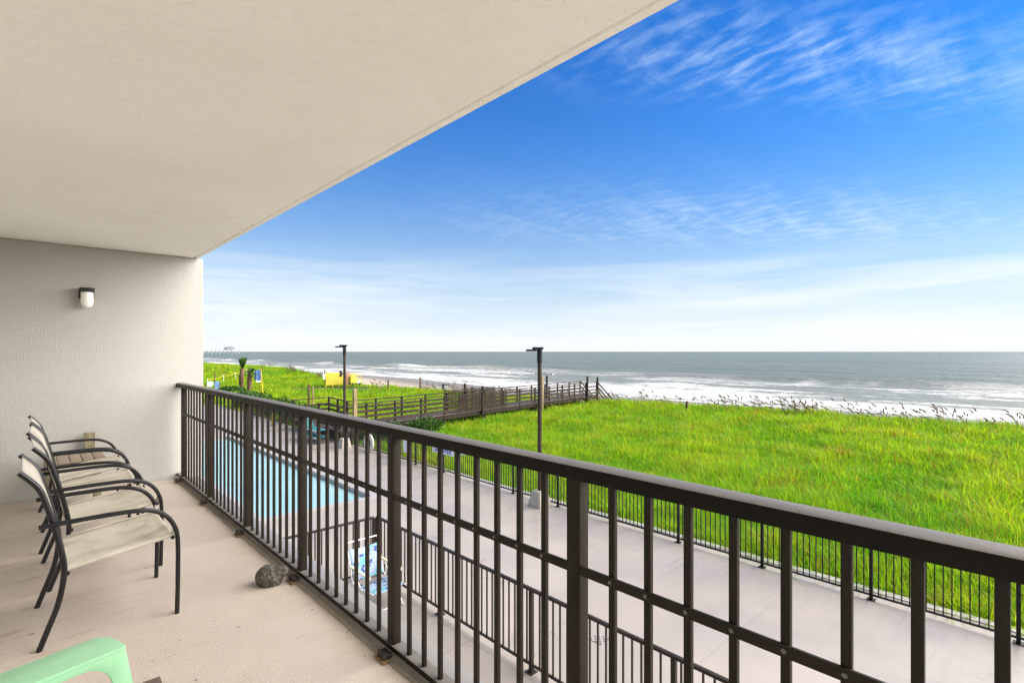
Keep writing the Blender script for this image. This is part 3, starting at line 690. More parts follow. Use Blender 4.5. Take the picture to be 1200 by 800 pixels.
q.prism([(-0.442, 0.8605), (-0.457, 0.8605), (-0.468, 0.92), (-0.453, 0.92)], 'Y', 1.14, 1.575); q.build('backrest', M['mint'], gc, bevel=0.003)

gc.location = (0.065, 1.406, 0); gc.rotation_euler.z = R(14.5)
# brown board lying by it
bd = MB(); bd.obox((0.375, 1.95, 0.028), (0.390, 2.655, 0.028), 0.062, 0.026)
tag(bd.build('wooden_board', M['boardbrown'], bevel=0.003, origin=(0.27, 2.35, 0)), 'weathered brown wooden slat lying on the floor in front of the green chair', 'board')

# ------------------------------------------------------------------ pitted stone
bm = bmesh.new(); bmesh.ops.create_icosphere(bm, subdivisions=5, radius=1.0)
for v in bm.verts:
    p_ = v.co.copy()
    nb = 0.03*mnoise.noise(p_*1.6)+0.012*mnoise.noise(p_*5)+0.03*mnoise.noise(p_*11)+0.02*mnoise.noise(p_*22)
    x_, y_, z_ = p_*(1+nb)
    v.co = Vector((x_*0.108, y_*0.090, max(z_, -0.62)*0.090 + 0.0))
    head = Vector((0.86, 0.0, 0.42)).normalized()
    dd = p_.dot(head)
    if dd > 0.80: v.co += head*0.045*smoothstep(np.array(dd), 0.80, 0.99).item()
    if 0.62 < dd < 0.84: v.co -= head*0.012*math.sin((dd-0.62)/0.22*math.pi)
mz = min(v.co.z for v in bm.verts)
for v in bm.verts: v.co.z -= mz
me = bpy.data.meshes.new('stone'); bm.to_mesh(me); bm.free()
for p_ in me.polygons: p_.use_smooth = True
me.materials.append(M['stone'])
o = bpy.data.objects.new('stone', me); col.objects.link(o); o.scale = (0.76, 0.76, 0.80); o.location = (1.088, 3.325, 0.0); o.rotation_euler.z = R(-38)
tag(o, 'dark grey pitted stone with a beak shaped knob lying by the railing', 'stone')

# ------------------------------------------------------------------ patio railings below
def bal_rail(name, label, a, b, n_bal, posts, z0, skip_end=False):
    a = Vector((*a, z0)); b = Vector((*b, z0)); dv = (b-a)
    t = thing(name, label, 'railing', tuple(a))
    up = Vector((0, 0, 1))
    q = MB(); q.obox(a+up*1.07, b+up*1.07, 0.05, 0.035); q.build('top_rail', M['rail_far'], t, bevel=0.006)
    q = MB(); q.obox(a+up*0.11, b+up*0.11, 0.035, 0.025); q.build('bottom_rail', M['rail_far'], t, bevel=0.003)
    L_ = dv.length; d_ = dv.normalized()
    pt = [L_*k/posts for k in range(posts+1)]
    if skip_end: pt = pt[:-1]
    for s in pt:
        c_ = a+d_*s; q = MB(); q.box(c_.x-0.025, c_.x+0.025, c_.y-0.025, c_.y+0.025, z0+0.012, z0+1.0345); po = q.build('post', M['rail_far'], t, bevel=0.003)
        q = MB(); q.box(c_.x-0.06, c_.x+0.06, c_.y-0.06, c_.y+0.06, z0+0.001, z0+0.0118); q.build('foot_plate', M['bracket'], po, origin=t.location)
    for k in range(n_bal):
        s = L_*(k+0.5)/n_bal
        if min(abs(s-p_) for p_ in pt) < 0.045: continue
        c_ = a+d_*s; q = MB(); q.box(c_.x-0.009, c_.x+0.009, c_.y-0.009, c_.y+0.009, z0+0.1105, z0+1.0345); q.build('baluster', M['rail_far'], t)
    return t
bal_rail('patio_railing', 'brown metal railing running along the ground floor patio edge', (4.72, -1.30), (4.72, 8.70), 88, 5, PATIO)
bal_rail('patio_railing', 'brown metal railing at the far end of the patio behind the floral lounge chair', (4.66, 8.70), (-0.6, 8.70), 46, 3, PATIO)

# ------------------------------------------------------------------ black pool fence
pf = thing('pool_fence', 'long black metal picket fence between the pool deck and the dune grass', 'fence', (10.5, 2.3, DECK))
def fx(y): return 10.36+0.012*max(y, 0)
fy = [2.3+1.78*k for k in range(-5, 20)]
for i, yy in enumerate(fy):
    X_ = fx(yy)
    q = MB(); q.box(X_-0.025, X_+0.025, yy-0.025, yy+0.025, DECK+0.012, DECK+1.10); po = q.build('post', M['fence'], pf, bevel=0.003)
    q = MB(); q.box(X_-0.06, X_+0.06, yy-0.06, yy+0.06, DECK+0.001, DECK+0.0118); q.build('foot_plate', M['fence'], po, origin=pf.location)
    if i == len(fy)-1: break
    y2 = fy[i+1]; Xb = fx(y2)
    q = MB()
    for zt in (1.07, 0.95, 0.10): q.obox((X_, yy+0.026, DECK+zt), (Xb, y2-0.026, DECK+zt), 0.03, 0.03)
    for k in range(16):
        f_ = (k+1)/17; xx = X_+(Xb-X_)*f_; yk = yy+(y2-yy)*f_
        q.box(xx-0.008, xx+0.008, yk-0.008, yk+0.008, DECK+0.1003, DECK+0.9197)
    q.build('fence_panel', M['fence'], pf)

# ------------------------------------------------------------------ lamp posts
def lamp_post(loc, h, label, extra=False, foot=True):
    x, y, z = loc
    t = thing('lamp_post', label, 'lamp post', loc, 'pole lights along the pool fence')
    q = MB()
    vs_ = []
    for zz, r_ in ((0.0, 0.23), (0.42, 0.15)):
        vs_ += [(x+sx_*r_, y+sy_*r_, z+zz) for sx_, sy_ in ((-1, -1), (1, -1), (1, 1), (-1, 1))]
    q.add(vs_, [(3, 2, 1, 0), (4, 5, 6, 7), (0, 1, 5, 4), (1, 2, 6, 5), (2, 3, 7, 6), (3, 0, 4, 7)]); q.build('footing', M['footing'], t, bevel=0.012)
    q = MB(); q.tube([(x, y, z+0.4202), (x, y, z+h-0.06)], 0.058, 14); q.build('pole', M['pole'], t)
    dx, dy = -0.7314, 0.682     # head points to the left along the deck
    q = MB(); q.tube([(x, y, z+h-0.42), (x, y, z+h-0.0595)], 0.072, 12); q.build('collar', M['lamp_head'], t)
    q = MB(); q.obox((x-dx*0.10, y-dy*0.10, z+h), (x+dx*0.20, y+dy*0.20, z+h), 0.20, 0.059)
    q.obox((x+dx*0.08, y+dy*0.08, z+h-0.0595), (x+dx*0.37, y+dy*0.37, z+h-0.0595), 0.24, 0.055); q.build('lamp_head', M['lamp_head'], t, bevel=0.008)
    if extra:
        q = MB(); q.box(x-0.2, x-0.0585, y-0.03, y+0.03, z+h-1.28, z+h-1.22); q.box(x-0.22, x-0.13, y-0.05, y+0.05, z+h-1.2195, z+h-1.13); q.box(x-0.22, x-0.13, y-0.05, y+0.05, z+h-1.38, z+h-1.2805); q.build('flood_light', M['lamp_head'], t, bevel=0.006)
    return t
lamp_post((10.16, 9.80, DECK), 4.28, 'tall bronze pole light on a beige concrete footing, nearer of the two')
lamp_post((10.15, 21.55, DECK), 4.45, 'tall dark pole light by the boardwalk entry, farther one with two small floodlights', True)

# ------------------------------------------------------------------ fence sign
sg = thing('pool_sign', 'white sign with blue capital letters hanging on the black pool fence', 'sign', (10.49, 14.75, -1.9))
SX = fx(14.75)-0.030
q = MB(); q.box(SX-0.006, SX, 14.12, 15.38, -2.11, -1.70)
m_white = pmat('white_sign_board', (0.80, 0.80, 0.80), 0.5, 0.05, 5); M['white'] = m_white
m_blue = pmat('blue_sign_ink', (0.03, 0.06, 0.34), 0.5, 0.1, 5)
q.build('board', m_white, sg, bevel=0.002)
def text(s, size, loc, rot, mat, parent, name='lettering'):
    cu_ = bpy.data.curves.new(name, 'FONT'); cu_.body = s; cu_.size = size; cu_.align_x = 'CENTER'; cu_.align_y = 'CENTER'; cu_.extrude = 0.002; cu_.offset = 0.004
    tmp = bpy.data.objects.new(name, cu_); col.objects.link(tmp)
    dg_ = bpy.context.evaluated_depsgraph_get(); me_ = bpy.data.meshes.new_from_object(tmp.evaluated_get(dg_))
    bpy.data.objects.remove(tmp)
    me_.materials.clear(); me_.materials.append(mat)
    ob = bpy.data.objects.new(name, me_); col.objects.link(ob); ob.parent = parent
    ob.location = Vector(loc)-Vector(parent.location); ob.rotation_euler = rot
    return ob
text('PLEASE', 0.20, (SX-0.009, 14.75, -1.80), (R(90), 0, R(-90)), m_blue, sg)
text('SHOWER', 0.24, (SX-0.009, 14.75, -1.99), (R(90), 0, R(-90)), m_blue, sg)
q = MB(); q.box(10.46, 10.475, 16.75, 17.25, -2.38, -1.70); tag(q.build('blank_board', m_white, bevel=0.003, origin=(10.46, 17, -2)), 'narrow blank white board fixed to the pool fence left of the lettered sign', 'board')
q = MB(); q.box(10.395, 10.405, 13.4, 13.75, -1.95, -1.75); tag(q.build('white_plate', m_white, bevel=0.002, origin=(10.4, 13.6, -1.9)), 'small blank white plate on the pool fence right of the lettered sign', 'plate')

# life ring
lr = thing('life_ring', 'off white life ring leaning against the black pool fence', 'life ring', (10.42, 19.9, DECK+0.38))
q = MB(); q.tube([(10.44, 19.9+0.29*math.cos(2*math.pi*k/28), DECK+0.385+0.29*math.sin(2*math.pi*k/28)) for k in range(28)], 0.075, 10, closed=True)
q.build('ring', pmat('life_ring_foam', (0.66, 0.64, 0.56), 0.6, 0.1, 6), lr)
q = MB(); q.tube([(10.40, 19.9+0.38*math.cos(2*math.pi*k/24), DECK+0.385+0.38*math.sin(2*math.pi*k/24)) for k in range(24)], 0.010, 6, closed=True); q.build('grab_rope', pmat('grab_rope_cord', (0.4, 0.38, 0.32), 0.8), lr)

# stacked pool loungers
M['teal'] = pmat('teal_sling', (0.02, 0.20, 0.22), 0.6, 0.2, 12)
M['whitemetal'] = pmat('white_metal', (0.74, 0.74, 0.72), 0.4, 0.06, 9)
def lounger(z, label, back):
    t = thing('pool_lounger', label, 'sun lounger', (9.75, 24.0, DECK+z), 'stacked pool loungers')
    zz = DECK+z
    for s in (9.47, 10.03):
        q = MB(); q.tube([(s, 23.0, zz+0.30), (s, 24.95, zz+0.30)], 0.022, 8); q.build('side_rail', M['whitemetal'], t)
        for yy in (23.15, 24.8):
            q = MB(); q.tube([(s, yy, zz+0.28), (s, yy, zz)], 0.018, 8); q.build('leg', M['black'], t)
    q = MB(); q.add([(9.49, 23.02, zz+0.305), (10.01, 23.02, zz+0.305), (10.01, 24.35, zz+0.305), (9.49, 24.35, zz+0.305)], [(0, 1, 2, 3)]); ob = q.build('sling', M['teal'], t, fix=False)
    md = ob.modifiers.new('thick', 'SOLIDIFY'); md.thickness = 0.006
    q = MB(); q.add([(9.49, 24.36, zz+0.306), (10.01, 24.36, zz+0.306), (10.01, 24.9, zz+0.306+back), (9.49, 24.9, zz+0.306+back)], [(0, 1, 2, 3)]); ob = q.build('backrest', M['teal'], t, fix=False)
    md = ob.modifiers.new('thick', 'SOLIDIFY'); md.thickness = 0.012
lounger(0.0, 'teal sling pool lounger with white side rails, bottom of the stack by the fence', 0.02)
lounger(0.305, 'teal sling pool lounger with raised back on top of the stack by the fence', 0.50)
# yellow bollard
yb = thing('caution_bollard', 'yellow bollard standing on the deck by the far pool fence', 'bollard', (10.2, 30.6, DECK))
M['yellow'] = pmat('yellow_paint', (0.70, 0.50, 0.02), 0.5, 0.1, 9)
q = MB(); q.lathe([(0.0, 0.75), (0.06, 0.74), (0.075, 0.70), (0.09, 0.03)], (10.2, 30.6, DECK), 14); q.build('post', M['yellow'], yb)
q = MB(); q.lathe([(0.092, 0.03), (0.17, 0.028), (0.18, 0.0)], (10.2, 30.6, DECK+0.001), 14); q.build('base', M['black'], yb)

# ------------------------------------------------------------------ floral lounge chair on the patio
m, N, bs = newmat('floral_fabric'); M['floral'] = m
g = N.n('ShaderNodeTexCoord').outputs['Object']
v1 = N.n('ShaderNodeTexVoronoi', {'Vector': g, 'Scale': 13.0}); v2 = N.n('ShaderNodeTexVoronoi', {'Vector': N.mapping(g, loc=(3, 1, 2)), 'Scale': 14.0})
c = N.mix(N.smooth(N.noise(g, 5, 3), 0.42, 0.58), (0.34, 0.46, 0.56), (0.13, 0.40, 0.44))
c = N.mix(N.smooth(v2.outputs['Distance'], 0.42, 0.30), c, (0.36, 0.33, 0.56))
c = N.mix(N.smooth(v1.outputs['Distance'], 0.40, 0.28), c, (0.03, 0.05, 0.26))
c = N.mix(N.smooth(v1.outputs['Distance'], 0.15, 0.10), c, (0.75, 0.70, 0.85))
link(N, c, bs.inputs['Base Color']); bs.inputs['Roughness'].default_value = 0.8
fc = thing('folding_lounge_chair', 'white framed folding chair with blue floral fabric on the patio', 'chair', (4.18, 7.75, PATIO))
for s in (3.90, 4.46):
    q = MB(); q.tube(spline([(s, 8.22, PATIO+0.90), (s, 8.06, PATIO+0.55), (s, 7.92, PATIO+0.30), (s, 7.3, PATIO+0.36)], 4), 0.012, 8); q.build('side_frame', M['whitemetal'], fc)
    q = MB(); q.tube([(s, 8.12, PATIO+0.01), (s, 7.42, PATIO+0.55)], 0.011, 8); q.build('leg', M['whitemetal'], fc)
    q = MB(); q.tube([(s, 7.35, PATIO+0.01), (s, 7.95, PATIO+0.52)], 0.011, 8); q.build('leg', M['whitemetal'], fc)
    q = MB(); q.box(s-0.025, s+0.025, 7.42, 8.05, PATIO+0.552, PATIO+0.575); q.build('armrest', pmat('cream_armrest', (0.68, 0.66, 0.45), 0.5), fc, bevel=0.006)
q = MB(); q.tube([(3.90, 8.22, PATIO+0.90), (4.46, 8.22, PATIO+0.90)], 0.012, 8); q.build('top_bar', M['whitemetal'], fc)
q = MB(); q.tube([(3.90, 7.40, PATIO+0.012), (4.46, 7.40, PATIO+0.012)], 0.011, 8); q.build('foot_bar', M['whitemetal'], fc)
def sheet(name, rows, mat, parent):
    v = []; f_ = []; nn_ = 7
    for i, (yy, zz) in enumerate(rows):
        for j in range(nn_): v.append((3.915+0.53*j/(nn_-1), yy, zz-0.02*math.sin(math.pi*j/(nn_-1))))
    for i in range(len(rows)-1):
        for j in range(nn_-1): f_.append((i*nn_+j, i*nn_+j+1, (i+1)*nn_+j+1, (i+1)*nn_+j))
    mb_ = MB(); mb_.add(v, f_, True); ob = mb_.build(name, mat, parent)
    md = ob.modifiers.new('thick', 'SOLIDIFY'); md.thickness = 0.008
sheet('backrest', [(8.17, PATIO+0.80), (8.08, PATIO+0.60), (7.99, PATIO+0.42), (7.95, PATIO+0.36)], M['floral'], fc)
sheet('seat', [(7.90, PATIO+0.30), (7.7, PATIO+0.30), (7.5, PATIO+0.34), (7.32, PATIO+0.355)], M['floral'], fc)

# ------------------------------------------------------------------ boardwalk
bw = thing('boardwalk', 'weathered grey wooden boardwalk with plank railings crossing the dune grass to the beach', 'boardwalk', (12, 24, -2.9))
DZ = -2.2; RZ = -1.12
A0, A1 = Vector((12.3, 23.7, 0)), Vector((35.2, 27.3, 0))
dA = (A1-A0).normalized(); nA = Vector((-dA.y, dA.x, 0)); WID = 1.6
q = MB(); Ln = (A1-A0).length; s = 0.0
while s < Ln-0.14:
    c0 = A0+dA*(s+0.07)
    q.obox(Vector((c0.x, c0.y, DZ))-nA*0.08, Vector((c0.x, c0.y, DZ))+nA*(WID+0.08), 0.135, 0.038); s += 0.145
s = 22.75
while s < 28.6:
    q.obox((10.45, s, DZ-0.003), (12.42, s, DZ-0.003), 0.135, 0.038); s += 0.145
q.build('deck_boards', M['wetboard'], bw)
q = MB()
for off in (0.0, WID):
    q.obox(Vector((A0.x, A0.y, DZ-0.042))+nA*off, Vector((A1.x, A1.y, DZ-0.042))+nA*off, 0.05, 0.24)
q.obox((10.5, 22.75, DZ-0.046), (10.5, 28.6, DZ-0.046), 0.05, 0.24); q.obox((12.38, 25.4, DZ-0.046), (12.38, 28.6, DZ-0.046), 0.05, 0.24)
q.build('joist', M['deckpost'], bw)
def rail_run(pts, nposts, posts_extra=(), gate=None):
    segs = [(Vector((*pts[i], 0)), Vector((*pts[i+1], 0)), nposts[i]) for i in range(len(pts)-1)]
    for si, (a, b, npst) in enumerate(segs):
        up = Vector((0, 0, 1)); d_ = (b-a).normalized(); nn_ = Vector((-d_.y, d_.x, 0))
        q = MB(); q.obox(a+up*RZ-d_*0.07, b+up*(RZ+0.0)+d_*0.07, 0.15, 0.04)
        for dz_ in (0.32, 0.58, 0.84): q.obox(a+up*(RZ-dz_)+nn_*0.065, b+up*(RZ-dz_)+nn_*0.065, 0.035, 0.105)
        q.build('rail', M['deckwood'], bw)
        for k in range(npst+(1 if si == len(segs)-1 else 0)):
            c_ = a+(b-a)*(k/npst)
            gz = float(ground_h(c_.x, c_.y, False))-0.2
            tz = RZ-0.041
            q = MB(); q.box(c_.x-0.047, c_.x+0.047, c_.y-0.047, c_.y+0.047, gz, tz); q.build('post', M['deckpost'], bw, bevel=0.005)
near = [(35.2, 27.3), (12.3, 23.7), (10.6, 23.1), (10.55, 25.2)]
B0 = A0+nA*WID; B1 = A1+nA*WID
far = [(B1.x, B1.y), (B0.x, B0.y), (12.42, 28.3), (10.3, 27.9)]
rail_run(near, [13, 1, 1]); rail_run(far, [13, 2, 1])
# tall end posts
for (s, off, zt) in ((-0.06, 0.0, -0.74), (-1.75, 0.0, -0.60), (-4.9, WID, -0.50)):
    c_ = A1+dA*s+nA*(off+(0.12 if off else -0.12)); gz = float(ground_h(c_.x, c_.y, False))-0.2
    q = MB(); q.box(c_.x-0.06, c_.x+0.06, c_.y-0.06, c_.y+0.06, gz, zt); q.build('post', M['deckpost'], bw, bevel=0.005)
# stairs to the beach
q = MB(); nst = 9
for k in range(nst):
    c0 = A1+dA*(0.12+0.30*k); zz = DZ-0.18*(k+1)
    q.obox(Vector((c0.x, c0.y, zz)), Vector((c0.x, c0.y, zz))+nA*WID, 0.28, 0.04)
q.build('stair', M['wetboard'], bw)
for off in (-0.03, WID+0.03):
    e0 = A1+nA*off+dA*0.05; e1 = A1+nA*off+dA*2.7
    q = MB()
    for dz_ in (0.0, 0.35, 0.70): q.obox(Vector((e0.x, e0.y, RZ-dz_)), Vector((e1.x, e1.y, RZ-1.62-dz_)), 0.06 if dz_ else 0.13, 0.13 if dz_ else 0.04)
    q.obox(Vector((e0.x, e0.y, DZ-0.02)), Vector((e1.x, e1.y, DZ-1.64)), 0.05, 0.26)
    q.build('stair_rail', M['deckwood'], bw)
    q = MB(); q.box(e1.x-0.05, e1.x+0.05, e1.y-0.05, e1.y+0.05, -5.0, RZ-1.55); q.build('post', M['deckpost'], bw)
# picket gate panels
for (s0, s1, off) in ((6.4, 11.0, -0.11), (7.0, 12.0, WID+0.11)):
    gt = MB(); gt.obox(A0+dA*s0+nA*(off*1.0+0.022)+Vector((0, 0, DZ+0.5)), A0+dA*s1+nA*(off+0.022)+Vector((0, 0, DZ+0.5)), 0.03, 0.09)
    s = s0
    while s < s1:
        c_ = A0+dA*s+nA*off; hh = RZ+ (0.10 if off > 0 else -0.06) + (0.05 if int(s*7) % 2 else 0)
        gt.obox(Vector((c_.x, c_.y, DZ+0.02)), Vector((c_.x, c_.y, hh)), 0.075, 0.02, up=tuple(nA)); s += 0.125
    gt.build('picket_panel', M['deckwood'], bw)
for s, off, zt in ((8.5, -0.13, -0.72), (8.9, WID+0.14, -0.66), (9.6, WID+0.14, -0.95)):
    c_ = A0+dA*s+nA*off; q = MB(); q.box(c_.x-0.06, c_.x+0.06, c_.y-0.06, c_.y+0.06, -3.2, zt); q.build('gate_post', M['deckpost'], bw, bevel=0.005)

# entry post, shower light post, stakes
def stake(x, y, h, w, label, mat='stake', name='wooden_post', group=None, cat='post'):
    z = float(ground_h(x, y, False))
    q = MB(); q.box(x-w/2, x+w/2, y-w/2, y+w/2, z-0.2, z+h*0.96)
    q.add([(x-w/2, y-w/2, z+h*0.9601), (x+w/2, y-w/2, z+h*0.9601), (x+w/2, y+w/2, z+h*0.9601), (x-w/2, y+w/2, z+h*0.9601), (x, y, z+h)], [(0, 1, 4), (1, 2, 4), (2, 3, 4), (3, 0, 4)])
    return tag(q.build(name, M[mat], origin=(x, y, z)), label, cat, group)
stake(10.95, 22.2, 2.75, 0.15, 'square treated pine post beside the farther pole light', 'newpost')
t = thing('shower_light', 'pale wooden post with two small lamps on a crossbar beside the boardwalk', 'light post', (26.9, 25.7, -2.9))
q = MB(); q.box(26.83, 26.97, 25.63, 25.77, -3.1, -0.30); q.build('post', M['newpost'], t, bevel=0.006)
q = MB(); q.obox((26.45, 26.25, -0.16), (27.35, 25.15, -0.16), 0.05, 0.05); q.box(26.87, 26.93, 25.67, 25.73, -0.2995, -0.2105); q.build('crossbar', M['screw'], t)
for a, b in ((26.45, 26.25), (27.35, 25.15)):
    q = MB(); q.lathe([(0.02, 0.08), (0.07, 0.05), (0.10, -0.04), (0.001, -0.05)], (a, b, -0.205), 12); q.build('lamp', M['screw'], t)
def at(u, v, z):
    a = R(YAW); x = (u-600)/612; y = (v-411.8)/612
    t_ = (1.41-z)/y
    return ((math.sin(a)+math.cos(a)*x)*t_, (math.cos(a)-math.sin(a)*x)*t_)
names = ['slim brown stake in the dune grass left of the boardwalk gate', 'slim brown stake on the dune edge behind the boardwalk gate', 'dark stake alone on the dune crest right of the boardwalk stairs', 'short stake on the far dune right of the blue sign', 'short stake on the far dune edge above the palms', 'short stake beside the yellow windscreen']
for (u, v, hh), nm in zip(((455, 454, 1.25), (492.5, 456, 1.7), (805, 483, 0.85), (307.5, 437.5, 1.0), (339.5, 434, 1.0), (384.5, 449, 1.2)), names):
    x, y = at(u, v, -2.75); stake(x, y, hh, 0.13, nm, group='stakes in the dunes')
stake(14.7, 36.9, 2.1, 0.11, 'tall reddish brown post in the grass left of the boardwalk')
stake(14.95, 36.75, 1.95, 0.09, 'thinner pale post right against the tall reddish brown post', 'newpost')

# small box sign on the dune behind the gate
x, y = at(521.3, 459, -2.8)
t = thing('litter_bin', 'grey bin with a dark lid on a stand behind the boardwalk gate', 'bin', (x, y, -3.1))
q = MB(); q.box(x-0.05, x+0.05, y-0.05, y+0.05, -3.3, -2.55); q.build('stand', M['stake'], t)
q = MB(); q.prism([(x-0.20, -2.5495), (x+0.20, -2.5495), (x+0.25, -2.12), (x-0.25, -2.12)], 'Y', y-0.2, y+0.2); q.build('body', pmat('grey_bin', (0.22, 0.22, 0.21), 0.6), t, bevel=0.02)
q = MB(); q.box(x-0.27, x+0.27, y-0.22, y+0.22, -2.119, -1.98); q.build('lid', pmat('navy_lid', (0.03, 0.035, 0.07), 0.5), t, bevel=0.03)

# yellow beach rental windscreen and cart
M['ycloth'] = pmat('yellow_canvas', (0.66, 0.54, 0.05), 0.7, 0.08, 2)
M['pink'] = pmat('faded_red_board', (0.38, 0.17, 0.15), 0.7, 0.1, 3)
xa, ya = at(382, 450, -2.6); xb, yb_ = 29.4, ya-0.4
t = thing('yellow_windscreen', 'bright yellow canvas windscreen standing on the dune by a red board', 'windscreen', (xa, ya, -2.7))
q = MB(); q.obox((xa, ya, -1.22), (xb, yb_, -1.22), 0.03, 1.5); q.build('canvas', M['ycloth'], t)
for k in range(4):
    c_ = Vector((xa, ya, 0)).lerp(Vector((xb, yb_, 0)), k/3); q = MB(); q.box(c_.x-0.05, c_.x+0.05, c_.y+0.02, c_.y+0.1, -3.0, -1.15); q.build('post', M['yellow'], t)
xc, yc = 29.75, ya-0.45
q = MB(); q.box(xc-0.28, xc+0.28, yc-0.04, yc+0.04, -3.0, -1.25); tag(q.build('red_board', M['pink'], bevel=0.01, origin=(xc, yc, -2.8)), 'faded red upright board at the end of the yellow windscreen', 'board')
xd, yd = at(415.5, 450, -2.62)
t = thing('beach_cart', 'yellow framed beach cart with small black wheels on the dune crest', 'cart', (xd, yd, -2.8))
q = MB()
for a in (-0.68, -0.1, 0.66):
    for b in (-0.4, 0.4): q.tube([(xd+a, yd+b, -2.55), (xd+a, yd+b, -1.28 if a == -0.1 else -1.55)], 0.04, 6)
for b in (-0.4, 0.4):
    q.tube([(xd-0.68, yd+b, -1.55), (xd-0.1, yd+b, -1.28), (xd+0.66, yd+b, -1.55)], 0.04, 6); q.tube([(xd-0.68, yd+b, -2.1), (xd+0.66, yd+b, -2.1)], 0.04, 6)
q.build('frame', M['ycloth'], t)
q = MB(); q.prism([(xd-0.66, -2.45), (xd+0.1, -2.45), (xd+0.02, -1.62), (xd-0.3, -1.45), (xd-0.62, -1.66)], 'Y', yd-0.43, yd+0.38); q.build('canvas_cover', M['ycloth'], t, bevel=0.03)
q = MB(); q.box(xd+0.14, xd+0.62, yd-0.38, yd+0.38, -2.5, -2.12); q.build('white_box', M['white'], t, bevel=0.03)
for a in (-0.45, 0.45):
    for b in (-0.44, 0.44):
        q = MB(); q.lathe([(0.04, -0.05), (0.13, -0.05), (0.15, -0.02), (0.15, 0.02), (0.13, 0.05), (0.04, 0.05)], (xd+a, yd+b, -2.58), 12, 'Y'); q.build('wheel', M['black'], t)
x, y = at(380.5, 449, -2.6)
t = thing('warning_flag', 'small white and black post marker left of the yellow windscreen', 'marker', (x, y, -2.7))
q = MB(); q.box(x-0.05, x+0.05, y-0.05, y+0.05, -3.0, -0.9); q.build('post', M['black'], t)
q = MB(); q.box(x-0.26, x+0.26, y-0.08, y-0.052, -2.1, -1.35); q.build('plate', M['white'], t)

# signs by the palms
M['bluesign'] = pmat('blue_sign_panel', (0.10, 0.20, 0.42), 0.5, 0.3, 3)
t = thing('beach_sign', 'tall blue panel sign on a yellow pole right of the palms', 'sign', (16.9, 55.3, -2.9))
q = MB(); q.box(16.72, 16.98, 54.99, 55.02, -1.5, -0.45); q.obox((16.62, 55.15, -0.42), (17.1, 54.85, -0.42), 0.05, 1.02); q.build('panel', M['bluesign'], t)
q = MB(); q.box(16.72, 17.1, 54.95, 54.965, -1.62, -1.45); q.build('white_strip', M['white'], t)
q = MB(); q.tube([(17.12, 54.95, -0.3), (17.35, 55.1, -3.0)], 0.05, 8); q.build('pole', M['yellow'], t)
x, y = at(246.5, 458, -2.75)
t = thing('round_sign', 'small white round sign left of the palms', 'sign', (x, y, -2.9))
q = MB(); q.lathe([(0.001, 0.0), (0.30, 0.0), (0.30, 0.02), (0.001, 0.02)], (x, y, -2.02), 20, 'Y'); q.build('disc', M['white'], t)
q = MB(); q.tube([(x, y+0.06, -3), (x, y+0.06, -2.0)], 0.03, 6); q.build('pole', M['whitemetal'], t)
x, y = at(254.5, 458, -2.75)
t = thing('notice_board', 'blue grey notice board on a dark post left of the palms', 'sign', (x, y, -2.9))
q = MB(); q.box(x-0.24, x+0.20, y-0.05, y-0.012, -2.5, -1.75); q.build('panel', M['bluesign'], t)
q = MB(); q.box(x+0.205, x+0.28, y-0.04, y+0.04, -3.0, -1.8); q.build('post', M['stake'], t)
# yellow rope on poles
def rope_pole(u, v, hh, nm):
    x, y = at(u, v, -2.75); return x, y
rp = [at(u, v, -2.6) for u, v in ((243, 452), (262, 446), (276, 443), (289, 439))]
t = thing('rope_barrier', 'yellow rope barrier strung between thin poles across the grass behind the palms', 'barrier', (*rp[0], -2.9))
for x, y in rp:
    z = float(ground_h(x, y, False)); q = MB(); q.tube([(x, y, z-0.1), (x, y, z+1.25)], 0.03, 6); q.build('pole', M['whitemetal'], t)
for i in range(3):
    a, b = rp[i], rp[i+1]; za = float(ground_h(*a, False))+1.15; zb = float(ground_h(*b, False))+1.15
    q = MB(); q.tube([Vector((*a, za)).lerp(Vector((*b, zb)), k/8)-Vector((0, 0, 0.22*math.sin(math.pi*k/8))) for k in range(9)], 0.025, 5); q.build('rope', M['ycloth'], t)
x, y = at(251.5, 449, -2.7); stake(x, y, 1.7, 0.12, 'bare brown post left of the palms, behind the notice board')

# ------------------------------------------------------------------ palms
M['palmtrunk'] = woodmat('palm_trunk', (0.13, 0.075, 0.045), (0.24, 0.15, 0.10), (6, 6, 12), 0.9)
def leafmat(name, c1, c2, c3, trans=0.25):
    m, N, bs = newmat(name)
    at2 = N.n('ShaderNodeAttribute', attribute_name='tint')
    link(N, N.ramp(at2.outputs['Fac'], [(0.0, c1), (0.5, c2), (1.0, c3)]), bs.inputs['Base Color'])
    bs.inputs['Roughness'].default_value = 0.55; bs.inputs['Specular IOR Level'].default_value = 0.3
    tr = N.n('ShaderNodeBsdfTranslucent'); link(N, N.ramp(at2.outputs['Fac'], [(0.0, c1), (0.5, c2), (1.0, c3)]), tr.inputs['Color'])
    mx = N.n('ShaderNodeMixShader', {0: trans}); link(N, bs.outputs[0], mx.inputs[1]); link(N, tr.outputs[0], mx.inputs[2])
    o_ = [n_ for n_ in N.t.nodes if n_.type == 'OUTPUT_MATERIAL'][0]; link(N, mx.outputs[0], o_.inputs[0])
    return m
M['palmleaf'] = leafmat('palm_leaf', (0.035, 0.085, 0.012), (0.05, 0.12, 0.015), (0.08, 0.16, 0.025))
M['shrubleaf'] = leafmat('shrub_leaf', (0.02, 0.065, 0.008), (0.04, 0.11, 0.012), (0.09, 0.17, 0.02))
